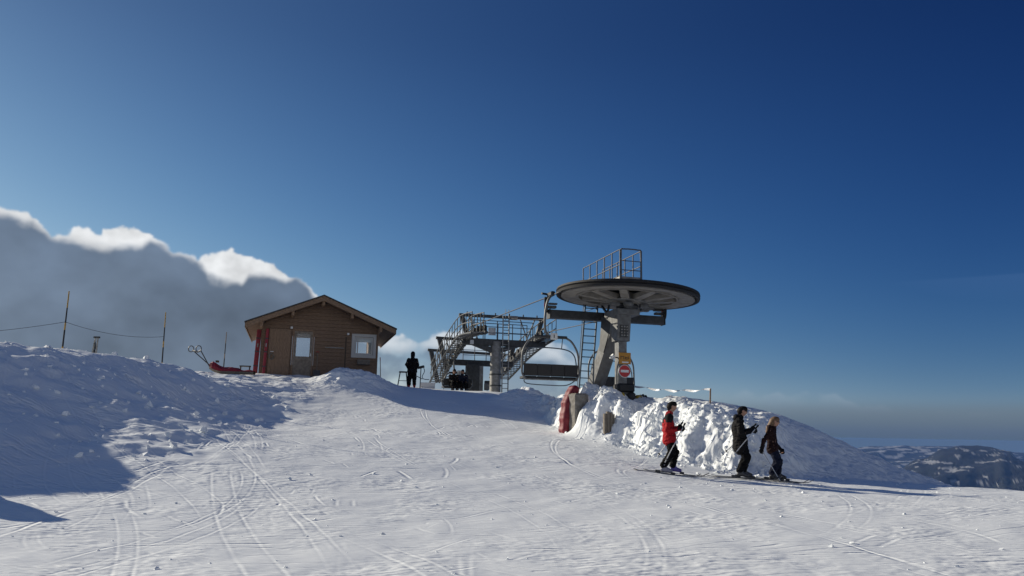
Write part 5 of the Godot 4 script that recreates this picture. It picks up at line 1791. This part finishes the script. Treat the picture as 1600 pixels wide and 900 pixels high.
func make_things() -> void:
	# bamboo marker poles on the left crest, and the cord between them
	var tops := []
	for q in [[97, 549, 25.6, 108, 455, "yellow and black marker pole with a cord, on the bare lumpy crest", 0.03], [254, 562, 30.0, 259, 488, "yellow and black marker pole between the pylon and the red sled", 0.03], [350, 566, 38.0, 354, 519, "dull dark banded marker pole behind the red sled", 0.03]]:
		var base := P(q[0], q[1], q[2])
		var top := P(q[3], q[4], q[2])
		base.y = minf(base.y, ground(base)) - 0.3
		var up := (top - base).normalized()
		var x := up.cross(Vector3.BACK).normalized()
		var o := thing("marker_pole", q[5], "marker pole", base, Basis(x, up, x.cross(up)), "marker poles along the crest")
		var l := base.distance_to(top)
		var cuts := [0.0, 0.2, 0.44, 0.54, 0.76, 1.0]
		for k in cuts.size() - 1:
			var m: Material = mats.pole_yellow if k % 2 == 0 else mats.pole_black
			if q[0] == 350:
				m = mats.pole_grey if k % 2 == 0 else mats.pole_black
			p_tube("band", o, m, [Vector3(0, l * cuts[k], 0), Vector3(0, l * cuts[k + 1], 0)], q[6] * (1.0 - 0.35 * cuts[k]), 8, q[6] * (1.0 - 0.35 * cuts[k + 1]))
		tops.append([base, top])
	var c := MB.new()
	var knots := [P(-260, 524, 22.0), P(102, 503, 25.6), P(256, 526, 30.0)]
	var path := []
	for k in 2:
		for i in 13:
			var t := i / 12.0
			path.append((knots[k] as Vector3).lerp(knots[k + 1], t) - Vector3(0, 0.18 * 4.0 * t * (1.0 - t), 0))
	c.tube(path, 0.007, 5)
	tag(put("slung_rope", c.mesh(mats.cord), self), "thin dark rope slung between the yellow marker poles", "rope")
	# a small lattice pylon behind the crest
	var pb := P(146, 560, 70.0)
	var ph := P(147, 527, 70.0).y - pb.y
	var py := thing("lattice_pylon", "small grey lattice pylon far behind the left crest", "pylon", pb - Vector3(0, 3.0, 0))
	for s in [-1.0, 1.0]:
		p_beam("leg", py, mats.steel_pale, Vector3(s * 0.5 - 0.2, 0, 0.3 * s), Vector3(s * 0.1 + 0.1, ph + 3.0, 0), 0.1, 0.1)
		p_beam("stay", py, mats.steel_dark, Vector3(s * 0.35 - 0.2, 1.5, 0), Vector3(-s * 0.1 + 0.1, ph + 2.6, 0), 0.07, 0.07)
	for y in [0.55, 0.72, 0.88]:
		p_beam("brace", py, mats.steel_dark, Vector3(-0.4 + 0.3 * y, (ph + 3.0) * y, 0), Vector3(0.35 - 0.2 * y, (ph + 3.0) * y, 0), 0.06, 0.06)
	p_box("head", py, mats.steel_dark, Vector3(0.1, ph + 3.0, 0), Vector3(0.5, 0.15, 0.2))

	# the rescue sled
	var sp := on_snow(362, 578, 34.4)
	var sled := thing("rescue_sled", "red covered rescue sled with two raised shafts on the snow", "sled", sp, Basis(Vector3.UP, 0.1))
	var hull := MB.new()
	var cover := MB.new()
	var rings := 14
	var prev := []
	var pc := []
	for i in rings + 1:
		var t := float(i) / rings
		var x := lerpf(-0.92, 0.95, t)
		var lift := 0.2 * pow(maxf(0.0, 1.0 - t / 0.3), 2.0) + 0.03
		var w := 0.27 * sqrt(clampf(t * 6.0 + 0.15, 0.0, 1.0))
		var ring := [Vector3(x, lift, -w * 0.7), Vector3(x, lift, w * 0.7), Vector3(x, lift + 0.1, w), Vector3(x, lift + 0.1, -w)]
		var hump := 0.24 * exp(-pow((t - 0.14) / 0.13, 2.0)) + 0.13 * exp(-pow((t - 0.48) / 0.18, 2.0)) + 0.07 + 0.02 * sin(t * 23.0)
		var arch := []
		for k in 7:
			var a := PI * k / 6.0
			arch.append(Vector3(x, lift + 0.102 + hump * sin(a) * (1.0 + 0.15 * sin(t * 31.0 + k * 2.0)), w * 1.03 * cos(a)))
		if i > 0:
			for k in 4:
				var mid: Vector3 = (prev[k] + ring[(k + 1) % 4]) / 2.0
				hull.quad(prev[k], prev[(k + 1) % 4], ring[(k + 1) % 4], ring[k], mid - Vector3(x, lift + 0.07, 0))
			for k in 6:
				cover.quad(pc[k], pc[k + 1], arch[k + 1], arch[k], Vector3(0, 0.3, cos(PI * (k + 0.5) / 6.0)))
		prev = ring
		pc = arch
	part("hull", hull, mats.wood_grey, sled)
	part("cover", cover, mats.red_tarp, sled)
	for s in [-1.0, 1.0]:
		p_tube("shaft", sled, mats.steel_dark, [Vector3(-0.88, 0.32, s * 0.2), Vector3(-1.5 + 0.24 * s, 1.0 - 0.02 * s, s * 0.28 + 0.05)], 0.022, 8)
		var ring := []
		for i in 16:
			ring.append(Vector3(-1.58 + 0.24 * s + 0.11 * cos(TAU * i / 16), 1.06 - 0.02 * s + 0.13 * sin(TAU * i / 16), s * 0.3 + 0.05))
		var hb := MB.new()
		hb.tube(ring, 0.022, 6, -1.0, true)
		part("hand_loop", hb, mats.steel, sled)
	p_tube("yoke", sled, mats.steel_dark, [Vector3(-1.74, 1.02, -0.23), Vector3(-1.45, 0.92, 0.05), Vector3(-1.26, 0.98, 0.33)], 0.03, 6)
	p_box("buckle", sled, mats.ink, Vector3(-0.62, 0.55, 0), Vector3(0.1, 0.08, 0.2))

	# stool and control stand by the attendant
	var st := on_snow(629, 606, 40.2)
	var stool := thing("tall_stool", "tall dark stool beside the attendant on the crest", "stool", st, Basis(Vector3.UP, 0.2))
	p_rbox("seat", stool, mats.steel_dark, Vector3(0, 0.72, 0), Vector3(0.42, 0.06, 0.34), 0.02)
	for s in [[-1, -1], [1, -1], [-1, 1], [1, 1]]:
		p_tube("leg", stool, mats.steel_dark, [Vector3(s[0] * 0.15, 0.7, s[1] * 0.11), Vector3(s[0] * 0.26, -0.1, s[1] * 0.18)], 0.022, 6)
	p_tube("stretcher", stool, mats.steel_dark, [Vector3(-0.22, 0.28, 0.15), Vector3(0.22, 0.28, 0.15)], 0.016, 6)
	var cp := on_snow(656, 607, 40.4)
	var stand := thing("control_stand", "thin dark post with a sloping control box and a bent bar", "control stand", cp)
	p_tube("post", stand, mats.steel_dark, [Vector3(0, -0.2, 0), Vector3(0.02, 1.02, 0)], 0.025, 6)
	p_rbox("box", stand, mats.steel_dark, Vector3(0.02, 1.06, 0), Vector3(0.34, 0.12, 0.2), 0.02, Basis(Vector3.BACK, 0.25))
	p_tube("bent_bar", stand, mats.steel_blue, arc([Vector3(0.16, 1.02, 0), Vector3(0.2, 0.85, 0), Vector3(0.1, 0.6, 0), Vector3(0.18, 0.47, 0), Vector3(0.45, 0.45, 0)], 4), 0.02, 6)
	p_tube("hand_bar", stand, mats.steel_dark, [Vector3(-0.32, 0.68, 0.05), Vector3(0.12, 0.46, 0.0)], 0.02, 6)
	var br := on_snow(668, 607, 43.0)
	var fence := thing("white_barrier", "low white barrier board on the crest beside the catwalk", "barrier", br, Basis(Vector3.UP, -0.1))
	p_rbox("panel", fence, mats.sign_white, Vector3(0, 0.14, 0), Vector3(0.8, 0.34, 0.04), 0.01)
	for x in [-0.3, 0.3]:
		p_box("foot", fence, mats.white_plastic, Vector3(x, -0.05, 0), Vector3(0.06, 0.3, 0.1))

	# concrete block with the red crash pad, and the weathered plank stump
	var bb := on_snow(903, 676, 26.3, 0.35)
	var concrete := thing("concrete_block", "pale square concrete block half buried in the snow bank", "concrete block", bb, Basis(Vector3.UP, 0.5))
	var bt := P(903, 616, 26.3).y - bb.y
	p_rbox("block", concrete, mats.concrete, Vector3(0, bt / 2, 0), Vector3(0.52, bt, 0.5), 0.03)
	p_box("cap_stain", concrete, mats.wood_grey, Vector3(0, bt + 0.012, 0), Vector3(0.4, 0.024, 0.4))
	var rp := on_snow(885, 672, 26.5, 0.05)
	var pad := thing("crash_pad", "bulging red crash pad standing against the concrete block", "crash pad", rp, Basis(Vector3.UP, 0.35))
	var ht := P(890, 602, 26.5).y - rp.y
	var bones := []
	var last := Vector3.ZERO
	for k in 9:
		var t := k / 8.0
		var p := Vector3(-0.08 + 0.12 * t + 0.2 * pow(t, 4.0), 0.12 + (ht - 0.2) * (t - 0.05 * pow(t, 6.0)), 0)
		if k > 0:
			for z in [-0.1, 0.1]:
				bones.append([last + Vector3(0, 0, z), p + Vector3(0, 0, z), 0.135 + 0.02 * sin(k * 2.3), 0.135 + 0.02 * sin((k + 1) * 2.3)])
		last = p
	put("cushion", blob(bones, 0.02, 0.06, mats.red_pad), pad)
	for t in [0.3, 0.62]:
		var y: float = ht * t
		p_tube("strap", pad, mats.jacket_brown, [Vector3(-0.17 + 0.12 * t, y, -0.2), Vector3(-0.19 + 0.12 * t, y, 0.0), Vector3(-0.14 + 0.12 * t, y, 0.22)], 0.02, 6)
	var wp := on_snow(951, 681, 25.0, 0.25)
	var stump := thing("plank_stump", "grey weathered upright planks standing out of the snow bank", "planks", wp, Basis(Vector3.UP, 0.25))
	var wt := P(951, 643, 25.0).y - wp.y
	for q in [[-0.12, 0.92, 0.0], [-0.03, 1.0, 0.02], [0.07, 0.97, 0.0], [0.14, 0.9, -0.03]]:
		p_rbox("plank", stump, mats.wood_grey, Vector3(q[0], wt * q[1] / 2, q[2]), Vector3(0.082, wt * q[1], 0.14), 0.008, Basis(Vector3.BACK, q[2]))
	# tape barrier on top of the bank
	var tb := on_snow(1109, 642, 24.6, 0.3)
	var tt := P(1110, 607, 24.6)
	var post := thing("tape_post", "thin brown post holding white tape on top of the bank", "post", tb)
	p_tube("shaft", post, mats.wood_trim, [Vector3.ZERO, tt - tb], 0.024, 8)
	var far_end := P(985, 602, 28.0)
	var near_end := tt - Vector3(0, 0.03, 0)
	var tape := MB.new()
	var n := 30
	for i in n:
		var ends := []
		for e in [float(i) / n, float(i + 1) / n]:
			var p := near_end.lerp(far_end, e) - Vector3(0, 0.05 * sin(PI * e) * 2.0 - 0.02 * sin(e * 26.0), 0)
			var tw: float = e * 14.0
			var side := Vector3(0.1, cos(tw), sin(tw)).normalized() * 0.036
			ends.append([p - side, p + side])
		var nrm: Vector3 = (ends[1][0] - ends[0][0]).cross(ends[0][1] - ends[0][0]).normalized()
		tape.quad(ends[0][0], ends[0][1], ends[1][1], ends[1][0], nrm)
	tag(put("barrier_tape", tape.mesh(mats.tape), self), "twisted white barrier tape stretched from the brown post to the mast", "tape")

	# loose clods of snow under the bank and along the crest
	var rough := RandomNumberGenerator.new()
	rough.seed = 9
	var block := MB.new()   # an angular broken lump
	var corners := []
	for y in [-1, 1]:
		for xz in [[-1, -1], [1, -1], [1, 1], [-1, 1]]:
			corners.append(Vector3(xz[0], y, xz[1]) * 0.75 + Vector3(rough.randf_range(-0.45, 0.45), rough.randf_range(-0.4, 0.4), rough.randf_range(-0.45, 0.45)))
	block.hexa(corners)
	var clod := block.mesh(mats.clod)
	var rng := RandomNumberGenerator.new()
	rng.seed = 77
	var mm := MultiMesh.new()
	mm.transform_format = MultiMesh.TRANSFORM_3D
	var spots := []
	for k in 260:
		var i := rng.randi_range(1, 8)
		var q: Vector2 = (bank_foot[i] as Vector2).lerp(bank_foot[i + 1], rng.randf()) + Vector2(rng.randf_range(-0.5, 0.3), rng.randf_range(-0.9, 0.2)) * rng.randf()
		spots.append([q, pow(rng.randf(), 3.0) * 0.075 + 0.012])
	for k in 900:
		var i := rng.randi_range(1, 8)
		var q: Vector2 = (bank_foot[i] as Vector2).lerp(bank_foot[i + 1], rng.randf()) + Vector2(rng.randf_range(0.0, 0.5), rng.randf_range(0.0, 1.3))
		spots.append([q, pow(rng.randf(), 3.0) * 0.055 + 0.012])
	for k in 420:
		spots.append([Vector2(rng.randf_range(-15.0, -7.5), rng.randf_range(17.0, 31.0)), pow(rng.randf(), 4.0) * 0.09 + 0.012])
	for k in 900:
		spots.append([Vector2(rng.randf_range(-10.0, 12.0), rng.randf_range(8.5, 22.0)), pow(rng.randf(), 6.0) * 0.03 + 0.004])
	mm.instance_count = spots.size()
	mm.mesh = clod
	for k in spots.size():
		var q: Vector2 = spots[k][0]
		var r: float = spots[k][1]
		var b := Basis.from_euler(Vector3(rng.randf() * 6.0, rng.randf() * 6.0, rng.randf() * 6.0)).scaled(Vector3(r, r * rng.randf_range(0.6, 1.0), r))
		mm.set_instance_transform(k, Transform3D(b, Vector3(q.x, height(q.x, q.y) + r * 0.15, -q.y)))
	var mi := MultiMeshInstance3D.new()
	mi.name = "snow_clods"
	mi.multimesh = mm
	mi.set_meta("kind", "stuff")
	tag(mi, "loose white clods of snow scattered under the bank and along the crest", "snow")
	add_child(mi)


func _ready() -> void:
	make_view()
	make_materials()
	make_ground()
	make_far_land()
	make_hut()
	make_lift()
	make_things()
	make_people()
